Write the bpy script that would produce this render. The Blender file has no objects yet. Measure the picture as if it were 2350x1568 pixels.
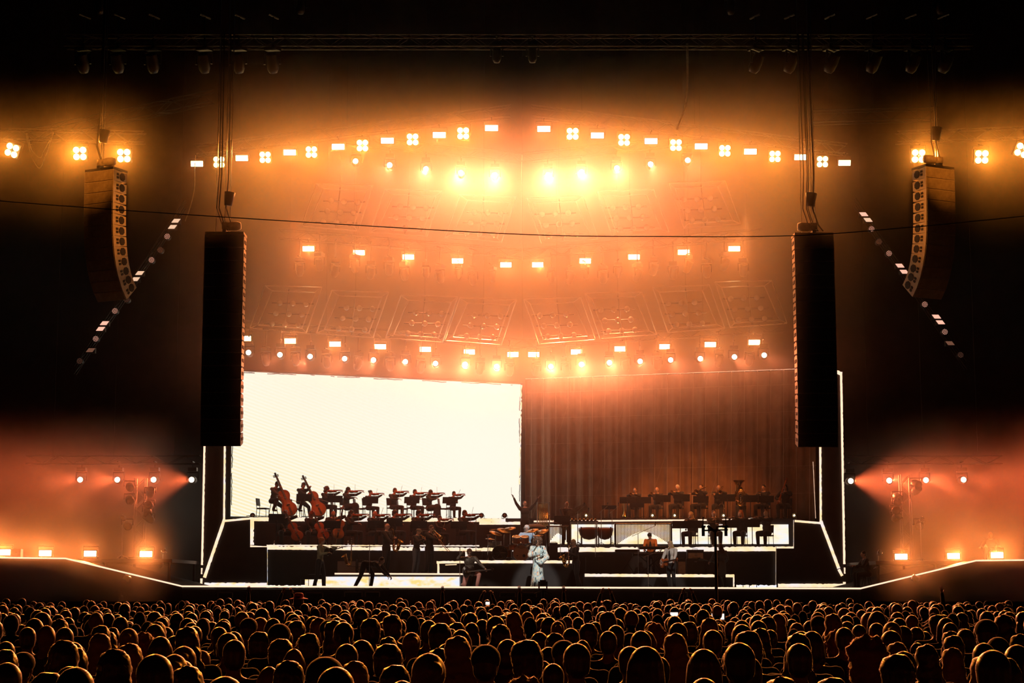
import bpy, bmesh, math, random
from mathutils import Vector, Matrix, Quaternion
random.seed(7)
PI = math.pi
SC = bpy.context.scene
COL = SC.collection

# ------------------------------------------------------------------ camera
F = 4020.0                      # focal length in pixels of the 2350 x 1568 frame
CAM = Vector((0.0, -60.0, 2.09))
TH = math.atan(562.0 / F)
cd = bpy.data.cameras.new('camera')
cd.sensor_width = 36.0
cd.lens = 36.0 * F / 2350.0
cd.clip_end = 500
cam = bpy.data.objects.new('camera', cd)
cam.location = CAM
cam.rotation_euler = (PI / 2 + TH, 0, 0)
COL.objects.link(cam)
SC.camera = cam

def P(px, py, Y):
    """point of the plane y = Y that stands at a pixel of the photograph"""
    dx = (px - 1175.0) / F
    du = -(py - 784.0) / F
    d = Vector((dx, math.cos(TH) - du * math.sin(TH), math.sin(TH) + du * math.cos(TH)))
    return CAM + d * ((Y - CAM.y) / d.y)

def PX(px, Y, z):
    """x of a pixel column at depth Y and height z"""
    v = Vector((0, Y - CAM.y, z - CAM.z))
    depth = v.y * math.cos(TH) + v.z * math.sin(TH)
    return (px - 1175.0) / F * depth

# ------------------------------------------------------------------ world, view
w = bpy.data.worlds.new('night'); SC.world = w
w.use_nodes = True
w.node_tree.nodes['Background'].inputs[0].default_value = (0.012, 0.008, 0.010, 1)
w.node_tree.nodes['Background'].inputs[1].default_value = 0.05
SC.view_settings.view_transform = 'Standard'
SC.view_settings.look = 'None'
SC.view_settings.gamma = 1.0
SC.view_settings.use_curve_mapping = False
SC.view_settings.exposure = 0.0
SC.cycles.use_denoising = True
SC.cycles.max_bounces = 4
SC.cycles.diffuse_bounces = 2
SC.cycles.glossy_bounces = 2
SC.cycles.transmission_bounces = 2
SC.cycles.volume_bounces = 0
SC.cycles.transparent_max_bounces = 6
SC.cycles.sample_clamp_indirect = 4.0
SC.cycles.use_light_tree = True
SC.cycles.caustics_reflective = False
SC.cycles.caustics_refractive = False

# ------------------------------------------------------------------ light levels
AMBER = (1.0, 0.225, 0.042)
GOLD = (1.0, 0.27, 0.025)
CORAL = (1.0, 0.225, 0.085)
EMBER = (1.0, 0.145, 0.042)
RED = (1.0, 0.13, 0.03)
POW = dict(strobe_top=950, blinder=1450, beam=4100, beam_dim=3000, strobe_mid=1150, strobe_low=900,
           side_round=2900, floor_strobe=1500, outer=120)

def spot(name, loc, target, power, color, size=150, blend=0.6, radius=0.08, parent=None):
    ld = bpy.data.lights.new(name, 'SPOT')
    ld.energy = power; ld.color = color
    ld.spot_size = math.radians(size); ld.spot_blend = blend; ld.shadow_soft_size = radius
    o = bpy.data.objects.new(name, ld); COL.objects.link(o)
    d = (Vector(target) - Vector(loc)).normalized()
    o.rotation_euler = d.to_track_quat('-Z', 'Y').to_euler()
    o.location = loc
    if parent: o.parent = parent
    return o

# ------------------------------------------------------------------ materials
M = {}
def mat(name, col, rough=0.6, metal=0.0, noise=0.0, nscale=20.0, sheen=0.0, bump=0.0, spec=0.5, subsurf=0.0):
    m = bpy.data.materials.new(name); m.use_nodes = True
    nt = m.node_tree; b = nt.nodes['Principled BSDF']
    b.inputs['Base Color'].default_value = (*col, 1)
    b.inputs['Roughness'].default_value = rough
    b.inputs['Metallic'].default_value = metal
    b.inputs['Specular IOR Level'].default_value = spec
    if sheen:
        b.inputs['Sheen Weight'].default_value = sheen
        b.inputs['Sheen Roughness'].default_value = 0.3
    if noise or bump:
        tc = nt.nodes.new('ShaderNodeTexCoord'); n = nt.nodes.new('ShaderNodeTexNoise')
        n.inputs['Scale'].default_value = nscale; n.inputs['Detail'].default_value = 4
        nt.links.new(tc.outputs['Object'], n.inputs['Vector'])
        if noise:
            r = nt.nodes.new('ShaderNodeValToRGB')
            r.color_ramp.elements[0].position = 0.3; r.color_ramp.elements[1].position = 0.7
            r.color_ramp.elements[0].color = tuple(c * (1 - noise) for c in col) + (1,)
            r.color_ramp.elements[1].color = tuple(min(1, c * (1 + noise)) for c in col) + (1,)
            nt.links.new(n.outputs['Fac'], r.inputs['Fac']); nt.links.new(r.outputs['Color'], b.inputs['Base Color'])
        if bump:
            bp = nt.nodes.new('ShaderNodeBump'); bp.inputs['Strength'].default_value = bump
            bp.inputs['Distance'].default_value = 0.02
            nt.links.new(n.outputs['Fac'], bp.inputs['Height']); nt.links.new(bp.outputs['Normal'], b.inputs['Normal'])
    M[name] = m
    return m

def emit(name, col, strength, sampled=False, mottle=0.0, mscale=3.0, col2=None):
    m = bpy.data.materials.new(name); m.use_nodes = True
    nt = m.node_tree; nt.nodes.clear()
    out = nt.nodes.new('ShaderNodeOutputMaterial'); e = nt.nodes.new('ShaderNodeEmission')
    e.inputs[0].default_value = (*col, 1); e.inputs[1].default_value = strength
    nt.links.new(e.outputs[0], out.inputs[0])
    if mottle:
        tc = nt.nodes.new('ShaderNodeTexCoord'); n = nt.nodes.new('ShaderNodeTexNoise')
        mp = nt.nodes.new('ShaderNodeMapping'); mp.inputs['Scale'].default_value = (1.0, 1.0, 2.2)
        n.inputs['Scale'].default_value = mscale; n.inputs['Detail'].default_value = 6
        nt.links.new(tc.outputs['Object'], mp.inputs['Vector']); nt.links.new(mp.outputs[0], n.inputs['Vector'])
        r = nt.nodes.new('ShaderNodeValToRGB')
        els = r.color_ramp.elements
        els[0].position = 0.36; els[1].position = 0.66
        els[0].color = (*(col2 or col), 1); els[1].color = (*col, 1)
        if col2:
            x = els.new(0.5); x.color = (*col, 1)
            els[2].color = (col[0] * .8, min(1, col[1] * .98), min(1, col[2] * 1.35), 1)
        nt.links.new(n.outputs['Fac'], r.inputs['Fac']); nt.links.new(r.outputs['Color'], e.inputs[0])
    m.cycles.emission_sampling = 'AUTO' if sampled else 'NONE'
    M[name] = m
    return m

mat('black_metal', (0.018, 0.017, 0.017), 0.45, 0.3)
mat('black_paint', (0.012, 0.011, 0.011), 0.7)
mat('stage_black', (0.010, 0.006, 0.005), 0.7, noise=0.35, nscale=3)
mat('deck', (0.03, 0.022, 0.02), 0.42, noise=0.3, nscale=2)
mat('ground', (0.02, 0.018, 0.017), 0.9, noise=0.3, nscale=2)
mat('truss_metal', (0.42, 0.40, 0.38), 0.35, 0.9)
mat('truss_dark', (0.10, 0.09, 0.085), 0.45, 0.6)
mat('steel', (0.5, 0.5, 0.5), 0.28, 1.0)
mat('chrome', (0.75, 0.75, 0.75), 0.12, 1.0)
mat('cable_black', (0.012, 0.012, 0.012), 0.6)
mat('cab_grey', (0.30, 0.27, 0.22), 0.6, noise=0.2, nscale=8)
mat('cab_dark', (0.02, 0.019, 0.018), 0.75, noise=0.3, nscale=30)
mat('cab_side', (0.62, 0.56, 0.46), 0.5, noise=0.15, nscale=9)
mat('curtain_cloth', (0.42, 0.23, 0.14), 0.85, noise=0.2, nscale=1.5)
mat('curtain_line', (0.62, 0.42, 0.29), 0.7)
mat('dark_wall', (0.03, 0.018, 0.014), 0.8, noise=0.3, nscale=2)
mat('glass_dark', (0.03, 0.03, 0.03), 0.08, 0.0)
mat('lamp_glass', (0.55, 0.5, 0.45), 0.12, 0.6)
emit('lamp_amber', (1.0, 0.62, 0.26), 26.0)
emit('lamp_gold', (1.0, 0.62, 0.16), 22.0)
emit('lamp_coral', (1.0, 0.70, 0.46), 26.0)
emit('lamp_dim', (1.0, 0.62, 0.40), 0.9)
emit('lamp_dot', (1.0, 0.50, 0.36), 1.1)
emit('lamp_faint', (1.0, 0.42, 0.25), 0.16)
emit('led_cream', (1.0, 0.72, 0.50), 1.25, mottle=1, mscale=1.4, col2=(1.0, 0.66, 0.33))
emit('led_line', (1.0, 0.62, 0.42), 1.5)
emit('led_color', (0.92, 0.80, 0.68), 1.15, mottle=1, mscale=2.2, col2=(1.0, 0.66, 0.22))

# ------------------------------------------------------------------ mesh helpers
class MB:
    def __init__(s): s.bm = bmesh.new()
    def box(s, c, size, rot=None, taper=1.0):
        m = Matrix.Translation(Vector(c)) @ (rot.to_4x4() if rot is not None else Matrix.Identity(4))
        vs = []
        for z in (-1, 1):
            k = taper if z > 0 else 1.0
            for x, y in ((-1, -1), (1, -1), (1, 1), (-1, 1)):
                vs.append(s.bm.verts.new(m @ Vector((x * size[0] / 2 * k, y * size[1] / 2 * k, z * size[2] / 2))))
        for f in ((3, 2, 1, 0), (4, 5, 6, 7), (0, 1, 5, 4), (1, 2, 6, 5), (2, 3, 7, 6), (3, 0, 4, 7)):
            s.bm.faces.new([vs[i] for i in f])
        return s
    def tube(s, pts, rad, n=8, caps=True, flat=1.0):
        """swept tube; rad a number or one per point"""
        pts = [Vector(p) for p in pts]
        if not hasattr(rad, '__len__'): rad = [rad] * len(pts)
        rings = []; up = None
        for i, p in enumerate(pts):
            t = (pts[min(i + 1, len(pts) - 1)] - pts[max(i - 1, 0)])
            if t.length < 1e-9: t = Vector((0, 0, 1))
            t.normalize()
            if up is None:
                up = Vector((0, 0, 1)) if abs(t.z) < 0.9 else Vector((0, 1, 0))
            a = t.cross(up)
            if a.length < 1e-6: a = t.orthogonal()
            a.normalize(); b = a.cross(t).normalized(); up = b
            rings.append([s.bm.verts.new(p + (a * math.cos(k * 2 * PI / n) + b * math.sin(k * 2 * PI / n) * flat) * rad[i]) for k in range(n)])
        for i in range(len(rings) - 1):
            for k in range(n):
                s.bm.faces.new([rings[i][k], rings[i + 1][k], rings[i + 1][(k + 1) % n], rings[i][(k + 1) % n]])
        if caps:
            s.bm.faces.new(rings[0]); s.bm.faces.new(list(reversed(rings[-1])))
        return s
    def cyl(s, a, b, r, n=16, r2=None):
        return s.tube([a, b], [r, r if r2 is None else r2], n)
    def lathe(s, prof, n=24, at=(0, 0, 0), rot=None):
        m = Matrix.Translation(Vector(at)) @ (rot.to_4x4() if rot is not None else Matrix.Identity(4))
        rings = []
        for r, z in prof:
            if r < 1e-6: rings.append([s.bm.verts.new(m @ Vector((0, 0, z)))])
            else: rings.append([s.bm.verts.new(m @ Vector((r * math.cos(k * 2 * PI / n), r * math.sin(k * 2 * PI / n), z))) for k in range(n)])
        for i in range(len(rings) - 1):
            A, B = rings[i], rings[i + 1]
            for k in range(n):
                q = [A[k % len(A)], A[(k + 1) % len(A)], B[(k + 1) % len(B)], B[k % len(B)]]
                q2 = []
                for v in q:
                    if v not in q2: q2.append(v)
                if len(q2) >= 3:
                    try: s.bm.faces.new(q2)
                    except ValueError: pass
        return s
    def ball(s, c, r, n=12, m=8, sc=(1, 1, 1), rot=None):
        mt = Matrix.Translation(Vector(c)) @ (rot.to_4x4() if rot is not None else Matrix.Identity(4))
        rings = []
        for j in range(m + 1):
            a = PI * j / m
            if j in (0, m): rings.append([s.bm.verts.new(mt @ Vector((0, 0, r * sc[2] * math.cos(a))))])
            else: rings.append([s.bm.verts.new(mt @ Vector((r * sc[0] * math.sin(a) * math.cos(2 * PI * k / n), r * sc[1] * math.sin(a) * math.sin(2 * PI * k / n), r * sc[2] * math.cos(a)))) for k in range(n)])
        for i in range(m):
            A, B = rings[i], rings[i + 1]
            for k in range(n):
                if len(A) == 1: s.bm.faces.new([A[0], B[k], B[(k + 1) % n]])
                elif len(B) == 1: s.bm.faces.new([A[k], B[0], A[(k + 1) % n]])
                else: s.bm.faces.new([A[k], B[k], B[(k + 1) % n], A[(k + 1) % n]])
        return s
    def prism(s, pts, d):
        """polygon pts swept by vector d"""
        pts = [Vector(p) for p in pts]; d = Vector(d)
        A = [s.bm.verts.new(p) for p in pts]; B = [s.bm.verts.new(p + d) for p in pts]
        s.bm.faces.new(A); s.bm.faces.new(list(reversed(B)))
        n = len(pts)
        for i in range(n): s.bm.faces.new([A[i], B[i], B[(i + 1) % n], A[(i + 1) % n]])
        return s
    def jag(s, a, b, width, d, jag=0.15, n=None, side=None, seed=0):
        """a sketched band from a to b, with rough long edges; width along `side`"""
        rnd = random.Random(seed + int(a[0] * 100) + int(a[2] * 77))
        a, b = Vector(a), Vector(b); L = (b - a).length
        n = n or max(3, int(L / 0.07))
        sd = Vector(side).normalized() if side else Vector((0, 1, 0)).cross((b - a)).normalized()
        top = []; bot = []
        for i in range(n + 1):
            p = a.lerp(b, i / n)
            k = 1 if 0 < i < n else 0
            top.append(p + sd * width * (0.5 - k * jag * rnd.random() * 0.2)); bot.append(p - sd * width * (0.5 - k * jag * rnd.random() ** 3 * 0.9))
        d = Vector(d)
        T = [s.bm.verts.new(p) for p in top]; B = [s.bm.verts.new(p) for p in bot]
        T2 = [s.bm.verts.new(p + d) for p in top]; B2 = [s.bm.verts.new(p + d) for p in bot]
        for i in range(n):
            s.bm.faces.new([T[i], T[i + 1], B[i + 1], B[i]]); s.bm.faces.new([T2[i], B2[i], B2[i + 1], T2[i + 1]])
            s.bm.faces.new([T[i], T2[i], T2[i + 1], T[i + 1]]); s.bm.faces.new([B[i], B[i + 1], B2[i + 1], B2[i]])
        s.bm.faces.new([T[0], B[0], B2[0], T2[0]]); s.bm.faces.new([T[n], T2[n], B2[n], B[n]])
        return s
    def mesh(s, name, smooth=False):
        bmesh.ops.recalc_face_normals(s.bm, faces=s.bm.faces)
        me = bpy.data.meshes.new(name)
        if smooth:
            for f in s.bm.faces: f.smooth = True
        s.bm.to_mesh(me); s.bm.free(); return me
    def build(s, name, m, parent=None, smooth=False, loc=None, label=None):
        me = s.mesh(name, smooth)
        if m: me.materials.append(M[m] if isinstance(m, str) else m)
        o = bpy.data.objects.new(name, me); COL.objects.link(o)
        if parent: o.parent = parent
        if loc is not None: o.location = loc
        if smooth == 'auto':
            pass
        if label: o['label'] = label
        return o

def empty(name, loc=(0, 0, 0), rz=0.0):
    o = bpy.data.objects.new(name, None); COL.objects.link(o)
    o.empty_display_size = 0.1
    o.location = loc; o.rotation_euler = (0, 0, rz)
    return o

def tag(o, label, cat, group=None, kind=None):
    if label: o['label'] = label
    if cat: o['category'] = cat
    if group: o['group'] = group
    if kind: o['kind'] = kind
    return o

def struct(o, label=None):
    o['kind'] = 'structure'
    if label: o['label'] = label
    return o

_kids = {}
def copy_tree(o, parent=None):
    c = o.copy(); COL.objects.link(c)
    if parent is not None: c.parent = parent
    for ch in list(o.children): copy_tree(ch, c)
    return c

ORD = ['first', 'second', 'third', 'fourth', 'fifth', 'sixth', 'seventh', 'eighth', 'ninth', 'tenth', 'eleventh', 'twelfth',
       'thirteenth', 'fourteenth', 'fifteenth', 'sixteenth', 'seventeenth', 'eighteenth', 'nineteenth', 'twentieth']
TENS = {20: 'twenty', 30: 'thirty', 40: 'forty', 50: 'fifty'}
def nth(i):
    """1 -> 'first'"""
    if i <= 20: return ORD[i - 1]
    t = i // 10 * 10
    if i % 10 == 0: return {30: 'thirtieth', 40: 'fortieth', 50: 'fiftieth'}[t]
    return TENS[t] + '-' + ORD[i % 10 - 1]

def side_pos(i, n):
    """place in a row of n that reads from the nearer end"""
    if i < (n + 1) // 2: return ('leftmost' if i == 0 else nth(i + 1) + ' from the left')
    k = n - i
    return ('rightmost' if k == 1 else nth(k) + ' from the right')
# ================================================================== THE SETTING
ZD = 2.0                                    # stage deck
Z1 = P(1200, 1254, 7.0).z                   # lower orchestra level
Z2 = P(1200, 1190, 11.0).z                  # upper orchestra level
ZA = P(1200, 1318, 3.0).z                   # low platform of the horn players
ZW = P(60, 1281, 0.0).z                     # side wings
XC = P(1199, 1346, 0).x                     # centre line of the stage

m = MB(); m.box((0, -20, -0.05), (90, 110, 0.1)); struct(m.build('floor', 'ground'), 'dark arena floor under the crowd')
# stage deck body
m = MB(); xl, xr = P(418, 1352, 0).x, P(1975, 1352, 0).x
m.box(((xl + xr) / 2, 9.0, ZD / 2), (xr - xl, 18.0, ZD))
struct(m.build('stage_deck', 'deck'), 'black main stage deck with plain front')
# wings: ramps rising to the side platforms
def wing(name, pts, lab):
    f = [P(x, y, 0) for x, y in pts]
    m = MB()
    for a, b in zip(f, f[1:]):
        vs = [Vector((a.x, 0, 0)), Vector((b.x, 0, 0)), Vector((b.x, 0, b.z)), Vector((a.x, 0, a.z))]
        m.prism(vs, (0, 7.0, 0))
    return struct(m.build(name, 'stage_black'), lab)
WL = [(-60, 1279.5), (150, 1282), (418, 1347)]
WR = [(1975, 1352), (2240, 1287), (2410, 1285)]
wing('wing_ramp', WL, 'dark ramp rising from the main stage to the left side platform')
wing('wing_ramp', WR, 'dark ramp rising from the main stage to the right side platform')
# glowing edge of deck and ramps
t = empty('edge_light', (0, 0, 0)); tag(t, 'long glowing white line along the front edge of the stage and ramps', 'light strip')
line = WL[:-1] + [(418, 1346)] + [(1975, 1351)] + WR[1:]
for (a, b) in zip(line, line[1:]):
    A, B = P(a[0], a[1], -0.03), P(b[0], b[1], -0.03)
    main = a[0] == 418
    m = MB(); m.jag(A, B, 0.055 if main else 0.05, (0, 0.03, 0), 0.02); m.build('light_line', 'led_line', t)

# apron details: vents and hatches under the deck edge
for i, (x0, x1, y) in enumerate(((790, 832, 1358), (838, 872, 1358), (1146, 1184, 1359), (1196, 1232, 1359), (1498, 1533, 1359), (1542, 1578, 1359), (500, 535, 1360), (700, 742, 1360))):
    A, B = P(x0, y, 0), P(x1, y + 12, 0)
    t = empty('ventilation_hatch', (A.x, 0, B.z))
    tag(t, 'low black hatch in the stage front below the glowing edge, ' + side_pos(sorted((790, 838, 1146, 1196, 1498, 1542, 500, 700)).index(x0), 8), 'hatch', 'hatches along the stage front')
    w_, h_ = B.x - A.x, A.z - B.z
    m = MB(); m.box((w_ / 2, -0.02, h_ / 2), (w_ - 0.06, 0.03, h_ - 0.06)); m.build('panel', 'black_paint', t)
    m = MB(); m.box((w_ / 2, -0.03, h_ - 0.015), (w_, 0.06, 0.03)); m.box((w_ - 0.015, -0.03, h_ / 2), (0.03, 0.06, h_)); m.box((0.015, -0.03, h_ / 2), (0.03, 0.06, h_)); m.build('frame', 'truss_metal', t)

# ------------------------------------------------------------------ risers
def riser(name, label, x0, x1, Y0, Y1, zb, zt, mat_='stage_black', group=None):
    """x0,x1 in pixels at the riser's front"""
    X0, X1 = PX(x0, Y0, zt), PX(x1, Y0, zt)
    t = empty(name, ((X0 + X1) / 2, (Y0 + Y1) / 2, zb)); tag(t, label, 'riser', group)
    m = MB(); m.box((0, 0, (zt - zb) / 2), (X1 - X0, Y1 - Y0, zt - zb)); m.build('platform', mat_, t)
    return t, X0, X1
def band(t, x0, y0, x1, y1, Y, wpx, mat_='led_cream', name='light_band', jag=0.25, seed=0):
    """sketched band between two pixels on the plane Y, wpx pixels wide"""
    o = t.location
    A, B = P(x0, y0, Y) - o, P(x1, y1, Y) - o
    m = MB(); m.jag(A, B, wpx * (Y + 60) / F, (0, 0.03, 0), jag, seed=seed)
    return m.build(name, mat_, t)

tL2, _, _ = riser('orchestra_riser', 'tall upper black riser carrying the back orchestra rows', 575, 1823, 11.0, 17.4, ZD, Z2)
tL1, _, _ = riser('orchestra_riser', 'wide middle riser of the orchestra with a glowing band along its edge', 612, 1781, 7.0, 10.86, ZD, Z1, 'stage_black')
tA, _, _ = riser('horn_riser', 'low platform left of the drums where the horn players stand', 768, 1078, 3.0, 6.9, ZD, ZA)
tB, _, _ = riser('keyboard_riser', 'low platform right of centre under keyboards and amplifiers', 1338, 1685, 3.0, 6.9, ZD, ZA)
ZR = P(1200, 1288, 2.6).z
tD, _, _ = riser('drum_riser', 'central black riser carrying the drum kit', 1084, 1314, 2.6, 6.9, ZD, ZR)
# bands
band(tL2, 575, 1192, 1160, 1194, 10.96, 9, seed=1)
band(tL2, 1225, 1197, 1722, 1193, 10.96, 3.5, 'led_line', jag=.1)
band(tL2, 1100, 1201, 1200, 1201, 10.95, 7, seed=3)
band(tL2, 577.5, 1190, 577.5, 1251, 10.96, 10.5, seed=2)
band(tL1, 612, 1257.5, 1195, 1262, 6.96, 8.5, seed=4, jag=.35)
band(tL1, 1270, 1262, 1781, 1260, 6.96, 11, seed=5)
band(tL1, 612, 1252, 1100, 1253, 6.98, 3, seed=6, jag=.5)
band(tL1, 611, 1256, 611, 1347, 6.95, 5.5, 'led_color', seed=7, jag=.1)
band(tL1, 572, 1254, 612, 1256, 6.95, 4, seed=8)
band(tA, 768, 1317, 1076, 1318, 2.96, 3.4, 'led_line', jag=.05)
band(tB, 1342, 1320.5, 1685, 1322, 2.96, 7, seed=9)
band(tB, 1684, 1320, 1684, 1347, 2.96, 3, seed=10)
band(tD, 1082, 1289.5, 1314, 1290, 2.56, 7, 'led_cream', seed=11)
band(tD, 1002, 1291, 1084, 1290, 2.56, 6, seed=12)
band(tD, 1006, 1289, 1006, 1316, 2.56, 5, seed=13)
band(tD, 1022, 1297, 1048, 1296, 2.55, 2, seed=14)
band(tD, 1393 - 322, 1266, 1071, 1289, 2.56, 7, seed=15)
# bright coloured screen under the horn platform
o = tA.location
m = MB(); A, B = P(748, 1324, 2.9) - o, P(1056, 1347, 2.9) - o
m.box(((A.x + B.x) / 2, A.y, (A.z + B.z) / 2), (B.x - A.x, 0.05, A.z - B.z)); m.build('screen_panel', 'led_color', tA)
m = MB(); A, B = P(700, 1330, 2.9) - o, P(742, 1347, 2.9) - o
m.box(((A.x + B.x) / 2, A.y, (A.z + B.z) / 2), (B.x - A.x, 0.05, A.z - B.z)); m.build('screen_panel', 'led_color', tA)
# bright cream screen behind woodwinds and percussion
o = tL2.location
emit('led_panel', (1.0, 0.86, 0.66), 1.12, mottle=1, mscale=1.2, col2=(1.0, 0.74, 0.36))
for (x0, y0, x1, y1) in ((1262, 1204, 1810, 1249),):
    A, B = P(x0, y0, 10.9) - o, P(x1, y1, 10.9) - o
    m = MB(); m.box(((A.x + B.x) / 2, A.y, (A.z + B.z) / 2), (B.x - A.x, 0.06, A.z - B.z)); m.build('screen_panel', 'led_panel', tL2)
band(tL2, 1823.5, 1194, 1823.5, 1260, 10.93, 5, seed=21)
band(tL2, 1782, 1257, 1824, 1257, 10.93, 5, seed=22)
band(tL1, 1783.5, 1260, 1783.5, 1350, 6.93, 6, 'led_cream', seed=23, jag=.1)
def floor_band(lab, x0, x1, y, Y, wp, jag, seed):
    c = P(x0, y, Y); t = empty('light_strip', (c.x, Y, ZD)); tag(t, lab, 'light strip', 'torn glowing strips on the stage floor')
    band(t, x0, y, x1, y, Y, wp, 'led_color', 'glowing_face', jag, seed); return t
floor_band('rough glowing strip on the stage floor left of the bright low screen', 612, 700, 1346, 2.8, 6, .6, 24)
floor_band('rough glowing strip on the stage floor right of the keyboard platform', 1690, 1782, 1346, 2.8, 7, .4, 25)
floor_band('thin rough glowing strip on the stage floor before the keyboard platform', 1340, 1684, 1349.5, 2.0, 3.5, .5, 26)

# ------------------------------------------------------------------ side set walls with sketched outlines
def surround(name, lab, poly, lines, Y):
    c = P(poly[0][0], poly[0][1], Y)
    t = empty(name, (c.x, Y, ZD)); tag(t, lab, 'stage set wall')
    m = MB(); m.prism([P(x, y, Y) - t.location for x, y in poly], (0, 0.25, 0)); m.build('wall_panel', 'dark_wall', t)
    for i, (x0, y0, x1, y1, wp, mt) in enumerate(lines):
        o = t.location
        m = MB(); m.jag(P(x0, y0, Y - 0.05) - o, P(x1, y1, Y - 0.05) - o, wp * (Y + 60) / F, (0, 0.04, 0), 0.22, seed=i)
        m.build('light_line', mt, t)
surround('set_wall', 'dark left set wall with glowing hand-drawn outline slanting to the floor',
         [(465, 1349), (611, 1349), (611, 1256), (572, 1256), (572, 1191), (517, 1196), (517, 880), (472, 856)],
         [(472.5, 856, 463.5, 1297, 4.5, 'led_line'), (463, 1304, 462.5, 1318, 3, 'led_line'), (462, 1328, 462, 1347, 5, 'led_cream'),
          (517, 900, 514, 1194, 4.5, 'led_cream'), (515, 1192, 469, 1326, 7, 'led_cream'), (514, 1196, 575, 1190, 5, 'led_cream'),
          (469, 1341.5, 562, 1341.5, 8, 'led_color'), (562, 1342, 612, 1342, 8, 'led_cream')], 6.6)
surround('set_wall', 'dark right set wall with glowing hand-drawn outline slanting to the floor',
         [(1938, 1349), (1783, 1349), (1783, 1259), (1824, 1259), (1824, 1193), (1882, 1199), (1882, 880), (1930, 856)],
         [(1930.5, 856, 1938, 1295, 5, 'led_line'), (1938.5, 1303, 1939, 1317, 3, 'led_line'), (1938, 1336, 1938, 1348, 6, 'led_cream'),
          (1882.5, 1000, 1884, 1198, 5, 'led_cream'), (1884, 1196, 1925, 1305, 7, 'led_cream'), (1925, 1307, 1933, 1322, 6, 'led_cream'), (1884, 1201, 1824, 1196, 5, 'led_cream'),
          (1786, 1344, 1936, 1344, 8, 'led_cream'), (1908, 849, 1932, 858, 9, 'led_cream')], 6.6)

# ------------------------------------------------------------------ big video screen (left) and curtain (right)
YS, YM = 13.4, 17.2
TLc, TRc, BRc, BLc = P(531, 849, YS), P(1197, 880, YM), P(1197, 1199, YM), P(526, 1188, YS)
ms = bpy.data.materials.new('video_screen'); ms.use_nodes = True
nt = ms.node_tree; nt.nodes.clear(); N = nt.nodes.new; L = nt.links.new
out = N('ShaderNodeOutputMaterial'); em = N('ShaderNodeEmission'); uv = N('ShaderNodeUVMap'); sp = N('ShaderNodeSeparateXYZ')
L(uv.outputs[0], sp.inputs[0])
def mth(op, a, b=None, clamp=False):
    n = N('ShaderNodeMath'); n.operation = op; n.use_clamp = clamp
    for i, v in enumerate((a, b)):
        if v is None: continue
        if isinstance(v, (int, float)): n.inputs[i].default_value = v
        else: L(v, n.inputs[i])
    return n.outputs[0]
U, V = sp.outputs[0], sp.outputs[1]            # metres from the lower left corner
W_, H_ = (TRc - TLc).length, (TLc - BLc).length
nz = N('ShaderNodeTexNoise'); nz.inputs['Scale'].default_value = 3.2; nz.inputs['Detail'].default_value = 5
mp = N('ShaderNodeMapping'); mp.inputs['Scale'].default_value = (0.5, 1.0, 1)
L(uv.outputs[0], mp.inputs[0]); L(mp.outputs[0], nz.inputs['Vector'])
ex = mth('MINIMUM', U, mth('SUBTRACT', W_, U)); ey = mth('MINIMUM', V, mth('SUBTRACT', H_, V)); e = mth('MINIMUM', ex, ey)
# a torn dark pencil line a little inside the edge
d = mth('ABSOLUTE', mth('SUBTRACT', e, mth('ADD', 0.02, mth('MULTIPLY', nz.outputs['Fac'], 0.13))))
lin = mth('LESS_THAN', d, 0.017)
nz2 = N('ShaderNodeTexNoise'); nz2.inputs['Scale'].default_value = 1.1; L(uv.outputs[0], nz2.inputs['Vector'])
lin = mth('MULTIPLY', lin, mth('GREATER_THAN', nz2.outputs['Fac'], 0.47))
# fine slanted moire, strongest low on the left
wv = mth('SINE', mth('MULTIPLY', mth('ADD', mth('MULTIPLY', V, 3.1), U), 14.0))
fade = mth('MULTIPLY', mth('SUBTRACT', 1.05, mth('DIVIDE', U, W_ * 0.75), True), mth('SUBTRACT', 1.2, mth('DIVIDE', V, H_ * 0.9), True))
moire = mth('MULTIPLY', mth('MULTIPLY', mth('ADD', wv, 1.0), 0.5), fade)
mx = N('ShaderNodeMix'); mx.data_type = 'RGBA'
mx.inputs[6].default_value = (1.0, 0.95, 0.80, 1); mx.inputs[7].default_value = (0.98, 0.78, 0.36, 1)
L(mth('MULTIPLY', moire, 0.75), mx.inputs[0]); L(mx.outputs[2], em.inputs[0])
L(mth('MULTIPLY', mth('SUBTRACT', 1.0, mth('MULTIPLY', lin, 0.93)), 1.04), em.inputs[1])
L(em.outputs[0], out.inputs[0]); M['video_screen'] = ms
ms.cycles.emission_sampling = 'FRONT'
t = empty('video_screen', BLc); tag(t, 'huge bright cream video screen behind the string players', 'screen')
bm = bmesh.new(); lay = bm.loops.layers.uv.new('UVMap')
vs = [bm.verts.new(p - BLc) for p in (BLc, BRc, TRc, TLc)]
f = bm.faces.new(vs)
for lp, uvc in zip(f.loops, ((0, 0), (W_, 0), (W_, H_), (0, H_))): lp[lay].uv = uvc
me = bpy.data.meshes.new('display'); bm.to_mesh(me); bm.free(); me.materials.append(ms)
ob = bpy.data.objects.new('display', me); COL.objects.link(ob); ob.parent = t
nrm = (BRc - BLc).cross(TLc - BLc).normalized()
if nrm.y > 0: nrm = -nrm
m = MB(); m.prism([(p - BLc) - nrm * 0.01 for p in (BLc, BRc, TRc, TLc)], -nrm * 0.3); m.build('housing', 'black_paint', t)
m = MB(); fr = [p - BLc + nrm * 0.02 for p in (BLc, BRc, TRc, TLc)]
for i, (a, b) in enumerate(((0, 1), (1, 2), (2, 3), (3, 0))): m.tube([fr[a], fr[b]], 0.05, 4)
m.build('frame', 'black_metal', t)
mm = MB(); q = [P(1197, 884, YM - .1), P(1192, 1112, YM - .1)]
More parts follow.
